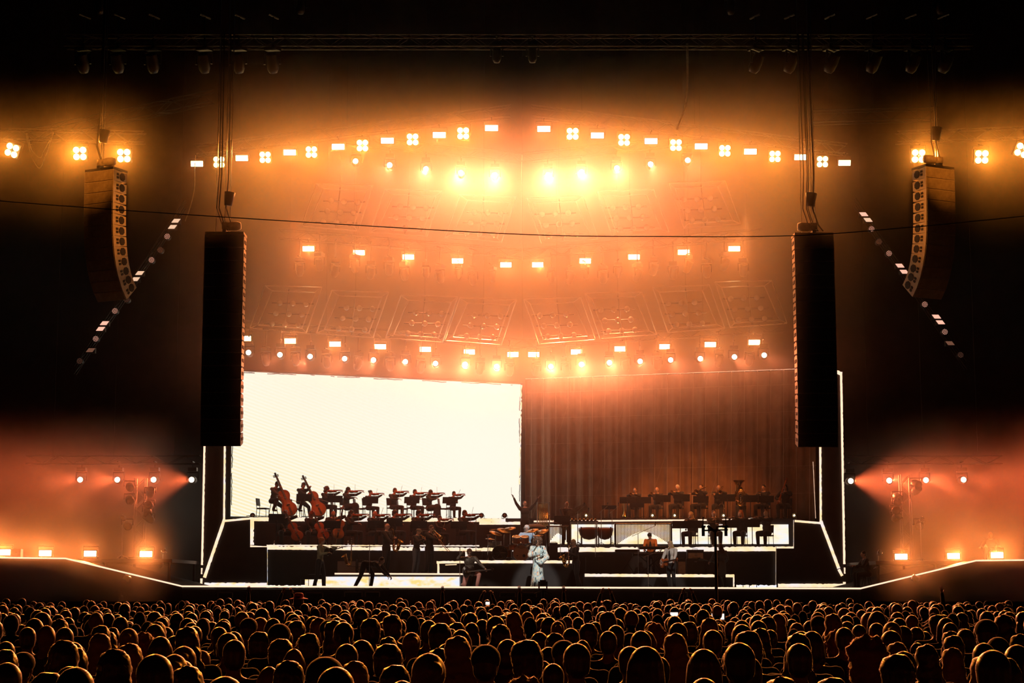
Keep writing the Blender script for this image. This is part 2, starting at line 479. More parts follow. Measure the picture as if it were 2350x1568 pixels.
mm.jag(q[0] - BLc, q[1] - BLc, 0.07, (0, 0.02, 0), 0.9, seed=5); mm.build('light_line', 'led_cream', t)

# curtain
CT0, CT1, CB0, CB1 = P(1206, 872, YM), P(1872, 848, YS), P(1206, 1199, YM), P(1870, 1196, YS)
t = empty('stage_curtain', (CB0.x, YM, Z2)); tag(t, 'tall brown hanging backdrop in vertical folds behind the brass players', 'curtain')
bm = bmesh.new(); nx, nz_ = 260, 6; g = []
for j in range(nz_ + 1):
    row = []
    for i in range(nx + 1):
        u = i / nx; p = CB0.lerp(CB1, u).lerp(CT0.lerp(CT1, u), j / nz_)
        p = p + Vector((0.0, 1, 0)) * (0.06 * math.sin(u * 118 + 1.3 * math.sin(u * 31)) + 0.05 * math.sin(u * 47 + j * 0.15) + .03 * math.sin(u * 261))
        row.append(bm.verts.new(p - t.location))
    g.append(row)
for j in range(nz_):
    for i in range(nx): bm.faces.new([g[j][i], g[j][i + 1], g[j + 1][i + 1], g[j + 1][i]]).smooth = True
me = bpy.data.meshes.new('cloth'); bm.to_mesh(me); bm.free(); me.materials.append(M['curtain_cloth'])
ob = bpy.data.objects.new('cloth', me); COL.objects.link(ob); ob.parent = t
sd = ob.modifiers.new('thick', 'SOLIDIFY'); sd.thickness = 0.01
m = MB(); m.jag(CT0 - t.location + Vector((0, -.25, .02)), CT1 - t.location + Vector((0, -.25, .02)), 0.022, (0, 0.03, 0), 0.8); m.build('light_line', 'lamp_dim', t)
m = MB(); m.jag(P(1866, 1060, 13) - t.location, P(1872, 1190, 13) - t.location, 0.02, (0, 0.03, 0), 0.6); m.build('light_line', 'lamp_dim', t)
# frame members behind the transparent cloth read as thin lattice in front of it
m = MB()
for i in range(23):
    u = (i + .5) / 23; a = CB0.lerp(CB1, u) - t.location + Vector((0, -.3, 0)); b = CT0.lerp(CT1, u) - t.location + Vector((0, -.3, 0)); m.tube([a, b], 0.012, 4)
for k in (0.18, 0.36, 0.54, 0.72, 0.9):
    m.tube([CB0.lerp(CT0, k) - t.location + Vector((0, -.3, 0)), CB1.lerp(CT1, k) - t.location + Vector((0, -.3, 0))], 0.005, 4)
for i in range(5):
    u0, u1 = (i + .1) / 5, (i + .75) / 5
    m.tube([CB0.lerp(CB1, u0) - t.location + Vector((0, -.3, 0)), CB0.lerp(CB1, u1).lerp(CT0.lerp(CT1, u1), .8) - t.location + Vector((0, -.3, 0))], 0.004, 4)
m.build('lattice', 'curtain_line', t)

# roof and rear wall of the stage house
m = MB(); m.box((XC, 9.5, 31.0), (70, 34, 0.3)); struct(m.build('ceiling', 'black_paint'), 'black stage roof high above the lamps')
m = MB(); m.box((XC, 21.5, 15.5), (70, 0.3, 31)); struct(m.build('wall_rear', 'dark_wall'), 'dark rear wall of the stage house')
# ================================================================== LIGHTING RIG
def face(o, target=None):
    """turn a fixture built facing -Y towards a point"""
    if target is None: return o
    d = (Vector(target) - o.location).normalized()
    o.rotation_euler = Vector((0, -1, 0)).rotation_difference(d).to_euler()
    return o

def rect_strobe(w=0.46, h=0.2, clamp=True):
    t = empty('strobe_light')
    m = MB(); m.box((0, 0.1, 0), (w + 0.07, 0.2, h + 0.07)); m.build('housing', 'black_metal', t)
    m = MB(); m.box((0, -0.012, 0), (w, 0.02, h)); m.build('lamp_face', 'lamp_amber', t)
    m = MB(); s = w / 2 + 0.06
    m.tube([(-s, 0.1, 0), (-s, 0.1, h / 2 + 0.16), (s, 0.1, h / 2 + 0.16), (s, 0.1, 0)], 0.015, 6)
    if clamp: m.tube([(0, .1, h / 2 + .16), (0, .1, .38)], .018, 6); m.tube([(0, -.16, .38), (0, .34, .38)], .03, 6)
    else: m.tube([(-s, .1, 0), (-s, .1, -h / 2 - .06), (s, .1, -h / 2 - .06), (s, .1, 0)], .018, 6)
    m.build('yoke', 'black_metal', t)
    return t
def quad_blinder():
    t = empty('blinder_light')
    m = MB(); m.box((0, 0.09, 0), (0.46, 0.16, 0.46)); m.build('housing', 'black_metal', t)
    for sx in (-1, 1):
        for sz in (-1, 1):
            r = MB(); r.lathe([(0, 0), (0.055, 0.0), (0.095, 0.05), (0.1, 0.06)], 16, (sx * 0.11, -0.004, sz * 0.11), Matrix.Rotation(PI / 2, 3, 'X')); r.build('lamp', 'lamp_gold', t, True)
    m = MB(); m.tube([(-.26, 0.09, 0), (-.26, 0.09, .34), (.26, 0.09, .34), (.26, .09, 0)], 0.015, 6); m.tube([(0, -.16, .38), (0, .34, .38)], .03, 6); m.build('yoke', 'black_metal', t)
    return t
def moving_head(lit='lamp_coral', s=1.0, tilt=0.0, pan=0.0, stem=.68):
    """hangs from its base; the head points along -Y, tilted down"""
    t = empty('moving_head_light')
    R = Matrix.Rotation(pan, 3, 'Z') @ Matrix.Rotation(tilt, 3, 'X')
    m = MB(); m.box((0, 0, 0.42 * s), (0.34 * s, 0.3 * s, 0.14 * s)); m.tube([(0, 0, .49 * s), (0, 0, stem)], .022 * s, 6); m.tube([(0, -.22, stem), (0, .22, stem)], .03, 6); m.build('base', 'black_metal', t)
    m = MB(); a = 0.21 * s; Rp = Matrix.Rotation(pan, 3, 'Z')
    m.tube([Rp @ Vector(v) for v in ((-a, 0, -0.02 * s), (-a, 0, 0.3 * s), (a, 0, 0.3 * s), (a, 0, -0.02 * s))], 0.032 * s, 6); m.build('yoke', 'black_metal', t)
    h = MB(); rot = R @ Matrix.Rotation(PI / 2, 3, 'X')
    h.lathe([(0, -0.26 * s), (0.10 * s, -0.25 * s), (0.155 * s, -0.14 * s), (0.16 * s, 0.05 * s), (0.14 * s, 0.22 * s), (0.15 * s, 0.26 * s), (0.13 * s, 0.26 * s), (0.125 * s, 0.22 * s), (0, 0.22 * s)], 20, (0, 0, 0), rot)
    hd = h.build('head', 'black_metal', t, True)
    l = MB(); l.lathe([(0, 0.232 * s), (0.07 * s, 0.228 * s), (0.122 * s, 0.215 * s)], 20, (0, 0, 0), rot); l.build('lens', lit, t, True)
    return t

strobe0 = rect_strobe(); blinder0 = quad_blinder()
used = set()
def inst(proto, loc, label, cat, group, target=None, scale=1.0):
    o = proto if proto.name not in used else copy_tree(proto)
    used.add(proto.name)
    o.location = loc; o.scale = (scale,) * 3
    if target is not None: face(o, target)
    tag(o, label, cat, group)
    return o

AUD = Vector((0, -60, 2))
def aim_for(p, spread=0.5, drop=4.0):
    return Vector((p.x * spread, -60, p.z * .4 - drop))
LAMPS = []
def row(kind, pts, Yc, Ye, lab, group, color, power, size=150, scale=1.0, xr=None, drop=None):
    """a V of fixtures: depth Yc at the centre line, Ye at px 450 from it"""
    xs = sorted(p[0] for p in pts)
    for p in pts:
        x, y = p[0], p[1]
        Y = Yc + (Ye - Yc) * abs(x - 1199) / (xr or 750.0)
        c = P(x, y, Y); k = p[2] if len(p) > 2 else 1.0
        i = xs.index(x)
        tgt = c + Vector((0, -10, -3.0))
        if kind == 'strobe':
            o = inst(strobe0, c, 'bright rectangular strobe lamp, ' + side_pos(i, len(xs)) + ' of ' + lab, 'stage light', group, tgt, scale)
        elif kind == 'blinder':
            o = inst(blinder0, c, 'four-lamp blinder, ' + side_pos(i, len(xs)) + ' of ' + lab, 'stage light', group, tgt, scale)
        else:
            o = inst(kind, c, 'round beam lamp, ' + side_pos(i, len(xs)) + ' of ' + lab, 'stage light', group, None, scale)
        dv = (Vector((c.x * .35, -60, -2)) - c).normalized()
        if kind not in ('strobe', 'blinder'):
            q = (c.x - XC) / 10.0
            dv = (dv + Vector((q * 0.26 * min(1, abs(q) * 1.6), 0, -0.12 * min(1, abs(q) * 1.8)))).normalized()
        s = spot('lamp_glow', c + dv * 0.3, c + dv * 5, power * k, color, size, 1.0, 0.1)
        LAMPS.append(s)
        if drop: drop_pipe(o, drop(x, Y))

def lerp3(x, x0, y0, xm, ym, x1, y1):
    return y0 + (ym - y0) * (x - x0) / (xm - x0) if x < xm else ym + (y1 - ym) * (x - xm) / (x1 - xm)
def z_low(x, Y): return P(x, lerp3(x, 545, 773, 1199, 816, 1800, 780), Y).z + .52 - .16
def z_mid(x, Y): return P(x, lerp3(x, 640, 567, 1199, 612, 1750, 566), Y).z + .55 - .16
def drop_pipe(o, z):
    s_ = o.scale.x; h_ = (z - o.location.z) / s_
    if h_ < .5: return
    m = MB(); m.tube([(0, 0, .4), (0, 0, h_)], .025, 6); m.tube([(0, -.22 / s_, h_), (0, .22 / s_, h_)], .03, 6); m.build('drop_pipe', 'black_metal', o)
R1 = [(452, 376), (555, 363), (665, 350), (776, 337), (889, 323), (1008, 310), (1128, 294), (1248, 296), (1371, 311), (1494, 324), (1609, 336), (1722, 348), (1837, 361), (1938, 374)]
Q1 = [(503, 372), (609, 361), (715, 349), (832, 334), (947, 320), (1063, 306), (1314, 307), (1432, 321), (1551, 333), (1663, 346), (1778, 359), (1887, 371)]
row('strobe', R1, 2.0, 7.0, 'the top arched row', 'rectangular strobes of the top arched row', AMBER, POW['strobe_top'], 64)
row('blinder', Q1, 2.0, 7.0, 'the top arched row', 'four-lamp blinders of the top arched row', GOLD, POW['blinder'], 64)
mh_lit = moving_head('lamp_coral', 1.0)
R2 = [(817, 373, .35), (895, 382, .55), (978, 391, 1.2), (1058, 400, 2.9), (1136, 405, 3.4), (1258, 405, 3.6), (1334, 398, 3.2), (1415, 389, 2.0), (1492, 380, .6), (1577, 371, .35)]
row(mh_lit, R2, 9.0, 7.0, 'the row just under the arch', 'beam lamps under the top arch', CORAL, POW['beam'], 42)
R3 = [(708, 571), (824, 580), (937, 590), (1050, 599), (1161, 608), (1234, 608), (1343, 599), (1455, 590), (1569, 579), (1685, 571)]
row('strobe', R3, 13.0, 9.7, 'the middle truss', 'rectangular strobes of the middle truss', AMBER, POW['strobe_mid'], 64)
R4 = [(563, 777), (666, 783), (769, 790), (873, 796), (976, 802), (1077, 808), (1177, 814), (1225, 814), (1323, 808), (1423, 801), (1526, 796), (1630, 791), (1731, 786)]
row('strobe', R4, 15.4, 11.4, 'the lowest truss above the screen', 'rectangular strobes of the lowest truss', AMBER, POW['strobe_low'], 64)
R5 = [(572, 811, .15), (644, 816, .5), (713, 820, .5), (792, 825, .5), (858, 828, .55), (931, 832, .6), (1000, 836, 1.0), (1068, 838, 2.2), (1140, 843, 3.0),
      (1264, 843, 3.2), (1334, 838, 2.7), (1398, 834, 2.1), (1468, 831, .8), (1538, 828, .6), (1606, 825, .55), (1684, 821, .5), (1752, 817, .5)]
row(mh_lit, R5, 15.4, 11.4, 'the row right above the screen and backdrop', 'beam lamps above the screen and backdrop', CORAL, POW['beam_dim'], 38, drop=z_low)
# ------------------------------------------------------------------ trusses
def truss(label, pts, s=0.36, chain=True, mat_='truss_dark', group=None, ztop=30.84, step=0.55):
    t = empty('truss', pts[0]); tag(t, label, 'truss', group)
    pts = [Vector(p) - Vector(pts[0]) for p in pts]
    h = s / 2
    for dy in (-h, h):
        for dz in (-h, h):
            m = MB(); m.tube([p + Vector((0, dy, dz)) for p in pts], 0.024, 6); m.build('chord', mat_, t)
    m = MB()
    for a, b in zip(pts, pts[1:]):
        n = max(1, int((b - a).length / step))
        for i in range(n):
            p, q = a.lerp(b, i / n), a.lerp(b, (i + 1) / n)
            k = 1 if i % 2 else -1
            for dy in (-h, h): m.tube([p + Vector((0, dy, -h * k)), q + Vector((0, dy, h * k))], 0.011, 4, False)
            for dz in (-h, h): m.tube([p + Vector((0, -h * k, dz)), q + Vector((0, h * k, dz))], 0.011, 4, False)
    m.build('lattice', mat_, t)
    if chain:
        for f in (0.15, 0.5, 0.85):
            i = f * (len(pts) - 1); a, b = pts[int(i)], pts[min(int(i) + 1, len(pts) - 1)]; p = a.lerp(b, i - int(i))
            m = MB(); m.tube([p + Vector((0, 0, h)), Vector((p.x, p.y, ztop - t.location.z))], 0.007, 4); m.build('chain', 'black_metal', t)
    return t
def vrow(x0, y0, xm, ym, x1, y1, Yc, Ye, up, lab, s=0.36, group=None):
    a = P(x0, y0, Yc + (Ye - Yc) * abs(x0 - 1199) / 750); c = P(xm, ym, Yc); b = P(x1, y1, Yc + (Ye - Yc) * abs(x1 - 1199) / 750)
    u = Vector((0, 0.05, up))
    return truss(lab, [a + u, c + u, b + u], s, group=group)
for sgn, xa, ya, xb, yb, side_ in ((0, 445, 377, 1172, 288, 'left'), (1, 1220, 288, 1945, 375, 'right')):
    Ya, Yb = 2 + 5 * abs(xa - 1199) / 750, 2 + 5 * abs(xb - 1199) / 750
    truss('sloping truss carrying the ' + side_ + ' half of the top arched lamp row', [P(xa, ya, Ya) + Vector((0, 0.1, .56)), P(xb, yb, Yb) + Vector((0, 0.1, .56))], 0.4, group='trusses of the top arched row')
vrow(790, 368, 1199, 409, 1605, 368, 9, 7, .85, 'truss carrying the row of round beams under the top arch')
vrow(640, 567, 1199, 612, 1750, 566, 13, 9.7, .55, 'long truss carrying the middle row of strobes')
vrow(545, 773, 1199, 816, 1800, 780, 15.4, 11.4, .52, 'lowest truss above the screen and backdrop')
truss('long straight dark truss near the top of the picture', [P(150, 96, 0), P(2230, 96, 0)], 0.42)

# unlit heads between the lamps
mh_dark = moving_head('lamp_glass', 1.0, tilt=math.radians(-60), pan=0.35, stem=.55)
mh_down = moving_head('lamp_dim', 0.85, tilt=math.radians(-72), pan=-0.25, stem=.55)
HL = [(688, 620, 0), (733, 608, 0), (769, 622, 0), (814, 612, 0), (851, 627, 0), (893, 618, 0), (928, 630, 0), (977, 626, 1), (1010, 636, 0), (1052, 630, 1), (1085, 641, 0), (1130, 636, 1)]
HR = [(1265, 636, 1), (1308, 640, 0), (1343, 630, 1), (1384, 637, 0), (1418, 626, 1), (1463, 633, 0), (1500, 619, 0), (1545, 628, 0), (1578, 613, 0), (1622, 624, 0), (1663, 608, 0), (1706, 621, 0)]
allh = HL + HR
for x, y, lit in allh:
    Y = 13 + (9.7 - 13) * abs(x - 1199) / 750
    i = [a[0] for a in allh].index(x)
    o = inst(mh_down if lit else mh_dark, P(x, y, Y), ('moving head with pale lens, ' if lit else 'dark moving head, ') + side_pos(i, 24) + ' under the middle truss', 'stage light', 'moving heads under the middle truss')
    o.rotation_euler = (0, 0, random.uniform(-.7, .7)); drop_pipe(o, z_mid(x, Y))
    if lit:
        c = P(x, y, Y); spot('wash', c + Vector((0, -.05, -.32)), (c.x * 1.15, 11, Z1), 900, CORAL, 60, .9, .08)
LD = [(610, 826), (678, 826), (750, 831), (822, 836), (895, 838), (966, 843), (1102, 848), (1170, 850), (1231, 850), (1299, 849), (1436, 838), (1508, 836), (1650, 830), (1720, 826)]
for i, (x, y) in enumerate(LD):
    Y = 15.4 + (11.4 - 15.4) * abs(x - 1199) / 750
    o = inst(mh_dark, P(x, y, Y), 'unlit moving head between the round beams above the screen, ' + side_pos(i, len(LD)), 'stage light', 'unlit heads above the screen'); o.rotation_euler = (0, 0, random.uniform(-.8, .8)); drop_pipe(o, z_low(x, Y))
TPX = [190, 270, 350, 468, 547, 625, 1735, 1815, 1908, 2005, 2095, 2170]
for i, x in enumerate(TPX):
    o = inst(mh_dark, P(x, 146, 0), 'dark moving head lamp hanging from the top truss, ' + side_pos(i, 12), 'stage light', 'heads on the top truss', scale=1.35); o.rotation_euler = (0, 0, -.5 if x < 1200 else .5)
mh_small = moving_head('lamp_glass', 1.0, tilt=math.radians(-85))
for x, s_ in ((1140, 'left'), (1222, 'right')):
    inst(mh_small, P(x, 128, 0), 'small dark lamp hanging mid span from the top truss, ' + s_ + ' one of the two', 'stage light', 'small lamps mid span')
for x, y, l in ((690, 17, 'lit amber lamp head at the top edge above the left quarter'), (1677, 18, 'faint lamp head at the top edge above the right half'), (230, 17, 'dark lamp head in the upper left corner'), (2158, 18, 'dark lamp head in the upper right corner')):
    o = inst(mh_small, P(x, y, 2), l, 'stage light', None, scale=1.0)
    c = P(x, y, 2); m = MB(); m.tube([(0, 0, .6), (0, 0, 30.75 - c.z)], 0.02, 5); m.build('hanger', 'black_metal', o)

# ------------------------------------------------------------------ pods of nine lamps under the roof
def pod(cx, cy, left, Yt, Yb, lab, frame=True):
    sg = 1 if left else -1
    t = empty('lamp_pod', P(cx, cy, (Yt + Yb) / 2)); tag(t, lab, 'lamp pod', 'lamp pods of nine under the roof')
    def at(dx, dy):
        f = (dy + 60) / 105.0
        return P(cx + sg * dx, cy + dy, Yt + (Yb - Yt) * f) - t.location
    m = MB(); o4 = [at(-55, -64), at(75, -60), at(40, 44), at(-90, 34)]; i4 = [at(-38, -52), at(60, -48), at(30, 34), at(-72, 26)]
    for q in (o4, i4):
        for a, b in zip(q, q[1:] + q[:1]): m.tube([a, b], 0.028, 4)
    for a, b in zip(o4, i4): m.tube([a, b], 0.02, 4)
    m.build('frame', 'truss_metal', t)
    m = MB()
    for r in (-1, 0, 1): m.tube([at(-9 * r - 48, 24 * r - 1), at(-9 * r + 48, 24 * r + 2)], 0.03, 4)
    m.tube([at(0, -56), at(-10, 38)], 0.02, 4); m.tube([at(0, -56), at(0, -56) + Vector((0, 0, 30.75 - t.location.z))], .005, 4); m.build('crossbar', 'black_metal', t)
    for r in (-1, 0, 1):
        for c in (-1, 0, 1):
            p = at(-9 * r + 30 * c, 24 * r + 1.5 * c)
            b = MB(); b.lathe([(0.0, 0.11), (0.06, 0.10), (0.11, 0.05), (0.125, -0.02), (0.10, -0.1), (0.0, -0.12)], 16, p, Matrix.Rotation(math.radians(55), 3, 'X')); b.build('lamp', 'lamp_glass', t, True)
LP = [(663, 720), (816, 731), (975, 742), (1110, 748)]; RP = [(1278, 746), (1418, 734), (1573, 719), (1716, 708)]
for i, (x, y) in enumerate(LP): pod(x, y, True, 10.5, 12.5, 'framed pod of nine round unlit lamps, ' + nth(i + 1) + ' from the left in the lower pod row')
for i, (x, y) in enumerate(RP): pod(x, y, False, 10.5, 12.5, 'framed pod of nine round unlit lamps, ' + nth(4 - i) + ' from the right in the lower pod row')
LP = [(781, 486), (939, 499), (1110, 512)]; RP = [(1283, 514), (1445, 499), (1609, 480)]
for i, (x, y) in enumerate(LP): pod(x, y, True, 8, 10, 'hazy pod of nine round unlit lamps, ' + nth(i + 1) + ' from the left in the upper pod row')
for i, (x, y) in enumerate(RP): pod(x, y, False, 8, 10, 'hazy pod of nine round unlit lamps, ' + nth(3 - i) + ' from the right in the upper pod row')

# ------------------------------------------------------------------ loudspeaker hangs
def cabinet(parent, W, H, D, T, detail, sside, grille='cab_dark'):
    """line-array box: front at local y=0, body behind it; T its 4x4 placement; sside +1/-1 = side that shows"""
    m = MB()
    k = 0.80
    f = [(-W / 2, 0, -H / 2), (W / 2, 0, -H / 2), (W / 2, 0, H / 2), (-W / 2, 0, H / 2)]
    b = [(-W / 2 * .96, D, -H / 2 * k), (W / 2 * .96, D, -H / 2 * k), (W / 2 * .96, D, H / 2 * k), (-W / 2 * .96, D, H / 2 * k)]
    A = [m.bm.verts.new(Vector(p)) for p in f]; B = [m.bm.verts.new(Vector(p)) for p in b]
    m.bm.faces.new(A); m.bm.faces.new(B[::-1])
    for i in range(4): m.bm.faces.new([A[i], B[i], B[(i + 1) % 4], A[(i + 1) % 4]])
    me = m.mesh('cabinet'); me.materials.append(M['cab_side' if detail else 'cab_grey'])
    c = bpy.data.objects.new('cabinet', me); COL.objects.link(c); c.parent = parent; c.matrix_local = T
    g = MB(); g.box((0, -0.012, 0), (W - 0.05, 0.02, H - 0.035)); g.build('grille', grille, c)
    x = sside * (W / 2 * 0.985)
    h = MB()
    if detail:
        for dz in (-.055, .055): h.box((x, D * .30, dz), (0.05, D * .14, 0.075))
        h.prism([(x - .02 * sside, D * .64 + math.cos(a) * .15, math.sin(a) * .14) for a in [PI / 8 + i * PI / 4 for i in range(8)]], (0.035 * sside, 0, 0))
    else:
        h.box((x, D * .5, 0), (0.04, D * .5, 0.1)); h.box((x, D * .12, H * .42), (0.04, D * .2, 0.04))
    h.build('side_fitting', 'cab_dark', c)
    return c
def hang(name_label, px, py, Y, yaw, W, H, D, pitches, detail, sside, grille='cab_dark', front_mats=None):
    """px,py the top front centre"""
    top = P(px, py, Y)
    t = empty('speaker_array', top, yaw); tag(t, name_label, 'loudspeaker array', 'hanging loudspeaker arrays')
    m = MB(); m.box((0, D * .5, 0.05), (W * .98, D * 1.05, 0.08)); m.box((0, D * .5, .12), (.12, D * 1.2, .1)); m.build('flying_frame', 'black_metal', t)
    p = Vector((0, 0, 0)); 
    for i, a in enumerate(pitches):
        a = math.radians(a); R = Matrix.Rotation(a, 4, 'X')      # a>0 turns the front down
        # box hangs below p (front top edge)
        T = Matrix.Translation(p) @ R @ Matrix.Translation((0, 0, -H / 2))
        cabinet(t, W, H, D, T, detail, sside, grille if not front_mats else front_mats[min(i, len(front_mats) - 1)])
        p = p + (R.to_3x3() @ Vector((0, 0, -H)))
    return t
mat('grille_pale', (0.36, 0.31, 0.22), 0.7, noise=0.2, nscale=6)
PI12 = [0, 0, 1, 2, 3, 5, 8, 12, 17, 23, 31, 40]
TI16 = [0] * 10 + [1, 2, 3, 5, 7, 9]
hl = hang('large black loudspeaker array hanging left of the screen with a lit narrow edge', 515, 538, -2, 0.0, 1.33, 0.447, 0.72, TI16, False, 1)
hr = hang('large black loudspeaker array hanging at the right of the stage with a lit narrow edge', 1868, 540, -2, 0.0, 1.33, 0.447, 0.72, TI16, False, -1)
ol = hang('curved pale loudspeaker array hanging at the far left', 228, 392, -1, math.radians(-26), 1.25, 0.385, 0.74, PI12, True, 1, 'grille_pale')
orr = hang('curved pale loudspeaker array hanging at the far right', 2157, 386, -1, math.radians(26), 1.25, 0.385, 0.74, PI12, True, -1, 'grille_pale')
def hoist(lab, t, D, lines, loops, mot):
    c = t.location; ztop = 30.75
    h = empty('chain_hoist', (c.x, c.y + D * .5, c.z + .16)); h.rotation_euler = t.rotation_euler
    tag(h, lab, 'chain hoist', 'hoists over the loudspeaker arrays')
    m = MB()
    for dx in lines: m.tube([(dx, 0, 0.0), (dx, 0, ztop - h.location.z)], 0.016, 5)
    m.build('chain', 'steel', h)
    m = MB(); s = mot
    m.lathe([(0, -.24), (.13, -.23), (.16, -.1), (.16, .12), (.12, .24), (0, .25)], 14, (s, 0, .2), Matrix.Rotation(PI / 2, 3, 'Y')); m.box((0.02, 0, .2), (.3, .24, .22)); m.build('motor', 'cab_side', h, True)
    m = MB(); m.tube([(s * .2, -.05, .9), (s * .2 + .05, -.05, 1.35)], [.13, .2], 10); m.build('chain_bag', 'black_metal', h, True)
    m = MB(); rnd = random.Random(int(abs(c.x) * 10))
    for i in range(loops):
        x0 = rnd.uniform(-.35, .1); m.tube([(x0 - .05, 0, 7), (x0, -.1, 2.0), (x0 - .06, -.15, .8), (x0 + .12, -.1, .25), (x0 + .3, 0, .05)], 0.02, 5)
    m.build('cable', 'cable_black', h, True)
hoist('chain hoist with pale motor over the large left array', hl, .72, (-.35, -.05, .12), 4, .25)
hoist('chain hoist with pale motor over the large right array', hr, .72, (-.35, .0, .12), 5, -.25)
hoist('chain hoist over the curved far left array', ol, .74, (-.05, .05), 2, .3)
hoist('chain hoist over the curved far right array', orr, .74, (-.05, .05), 2, -.3)

# outer quad lamps
OQ = [(29, 345, .5), (184, 352, 1), (285, 357, 1), (2107, 358, .9), (2252, 360, 1.0), (2345, 345, .5)]
for i, (x, y, k) in enumerate(OQ):
    c = P(x, y, 3.5)
    o = inst(blinder0, c, 'golden four-lamp blinder above the outer arrays, ' + side_pos(i, 6), 'stage light', 'golden blinders at both sides', c + Vector((0, -10, -3)), 1.15)
    if x in (29, 2345): o.rotation_euler = (o.rotation_euler[0], .35, 0)
    spot('lamp_glow', c + Vector((0, -.3, -.05)), (c.x * .5, -60, 4), 24000 * k, GOLD, 50, 1.0, .12)
for a, b, s_ in (((-30, 345), (330, 352), 'left'), ((2060, 352), (2380, 340), 'right')):
    truss('short outer truss over the far ' + s_ + ' array', [P(*a, 3.5) + Vector((0, 0.1, .62)), P(*b, 3.5) + Vector((0, .1, .62))], 0.4, group='outer trusses')
for t_, sg in ((ol, -1), (orr, 1)):
    c = t_.location; spot('wash', (sg * 7.0, -3.0, 17.5), c + Vector((0, 0, -2.0)), 1500, GOLD, 26, 1.0, .1); spot('wash', c + Vector((sg * .6, -5.5, 3.2)), c + Vector((0, 0, -.1)), 1500, GOLD, 20, 1.0, .1)  # both washes are added, without fixtures, to brighten the outer arrays
# sloping truss far up left and short one up right
truss('dim sloping truss above the far left array', [P(60, 315, 4), P(490, 222, 6)], 0.45, mat_='black_metal')
truss('dim short truss above the large right array', [P(1860, 270, 5), P(2150, 262, 5)], 0.45, mat_='black_metal')

# leaning ladder of lamps at both sides
def ladder(pts, Y, side_, x0, y0, x1, y1):
    truss('leaning dark truss carrying lamps at the far ' + side_, [P(x0, y0, Y + .25), P(x1, y1, Y + .25)], 0.3, chain=False, mat_='black_metal', group='leaning side trusses')
    nr = np_ = 0
    rects = sum(1 for p in pts if p[2] == 'r'); n_ = len(pts) - rects
    sg = 1 if side_ == 'left' else -1
    for x, y, kd, br in pts:
        c = P(x, y, Y)
        mt = {2: 'lamp_dim', 1: 'lamp_dot', 0: 'lamp_faint'}[br]
        if kd == 'r':
            nr += 1
            t = empty('strip_lamp', c); tag(t, 'small slanted rectangular lamp, ' + nth(nr) + ' from the top on the ' + side_ + ' leaning truss', 'stage light', 'lamps on the leaning trusses')
            m = MB(); m.prism([(-.12 - .05 * sg, 0, -.07), (.12 - .05 * sg, 0, -.07), (.12 + .05 * sg, 0, .07), (-.12 + .05 * sg, 0, .07)], (0, -.03, 0)); m.build('lamp_face', mt, t)
            m = MB(); m.box((0, .11, 0), (.32, .2, .2)); m.build('housing', 'black_metal', t)
        else:
            np_ += 1
            t = empty('par_lamp', c); tag(t, 'round dotted lamp, ' + nth(np_) + ' from the top on the ' + side_ + ' leaning truss', 'stage light', 'lamps on the leaning trusses')
            m = MB(); m.lathe([(0, -.02), (.12, -.02), (.13, .02), (.12, .2), (0, .22)], 18, (0, 0, 0), Matrix.Rotation(-PI / 2, 3, 'X')); m.build('housing', 'black_metal', t)
            m = MB()
            for rr, nn in ((0.0, 1), (.05, 6), (.092, 11)):
                for k in range(nn): m.ball((rr * math.cos(k * 2 * PI / nn), -.03, rr * math.sin(k * 2 * PI / nn)), .0125, 6, 4)
            m.build('lamp_face', mt, t)
L1 = [(404, 507, 'r', 2), (396, 521, 'r', 2), (384, 543, 'p', 1), (368, 574, 'p', 0), (348, 597, 'p', 1), (321, 627, 'r', 2), (311, 641, 'r', 2), (291, 688, 'p', 0), (264, 714, 'p', 1), (240, 742, 'r', 1), (231, 755, 'r', 1), (220, 778, 'p', 1), (208, 804, 'r', 0), (183, 829, 'p', 0)]
L2 = [(1982, 492, 'r', 1), (1992, 505, 'r', 2), (2000, 526, 'p', 1), (2017, 555, 'p', 0), (2040, 582, 'p', 1), (2065, 610, 'r', 1), (2075, 624, 'r', 1), (2122, 699, 'p', 1), (2149, 727, 'r', 1), (2158, 740, 'r', 1), (2168, 762, 'p', 1), (2180, 788, 'r', 0), (2204, 815, 'p', 0)]
ladder(L1, 5, 'left', 425, 470, 172, 850); ladder(L2, 5, 'right', 1962, 465, 2216, 838)

# ------------------------------------------------------------------ side platforms: round beams, floor strobes, towers
SIDE = [(187, 1102, .7), (272, 1102, .8), (355, 1102, .8), (442, 1102, 1), (1950, 1105, 1.5), (2038, 1104, 1.2), (2122, 1103, 1.2), (2208, 1102, .9)]
mh_side = moving_head('lamp_coral', 0.95)
for i, (x, y, k) in enumerate(SIDE):
    c = P(x, y, 6.2)
    inst(mh_side, c, 'round beam lamp low at the side, ' + side_pos(i % 4, 4) + (' of the left four' if i < 4 else ' of the right four'), 'stage light', 'low side beam lamps')
    sg = -1 if i < 4 else 1
    spot('lamp_glow', c + Vector((0.04 * sg, -.32, 0)), c + Vector((sg * 3.2, -5, -.5)), POW['side_round'] * k, EMBER, 60, 1.0, .1)
for a, b, s_ in (((60, 1102), (458, 1102), 'left'), ((1940, 1103), (2300, 1102), 'right')):
    truss('low side truss holding four round beams at the ' + s_, [P(*a, 6.2) + Vector((0, .0, .76)), P(*b, 6.2) + Vector((0, 0, .76))], 0.3, mat_='black_metal', group='low side trusses')
FS = [(10, 1268), (104, 1270), (207, 1271), (335, 1272), (2068, 1278), (2188, 1276.5), (2288, 1274.5)]
st_big = rect_strobe(.42, .19, False)
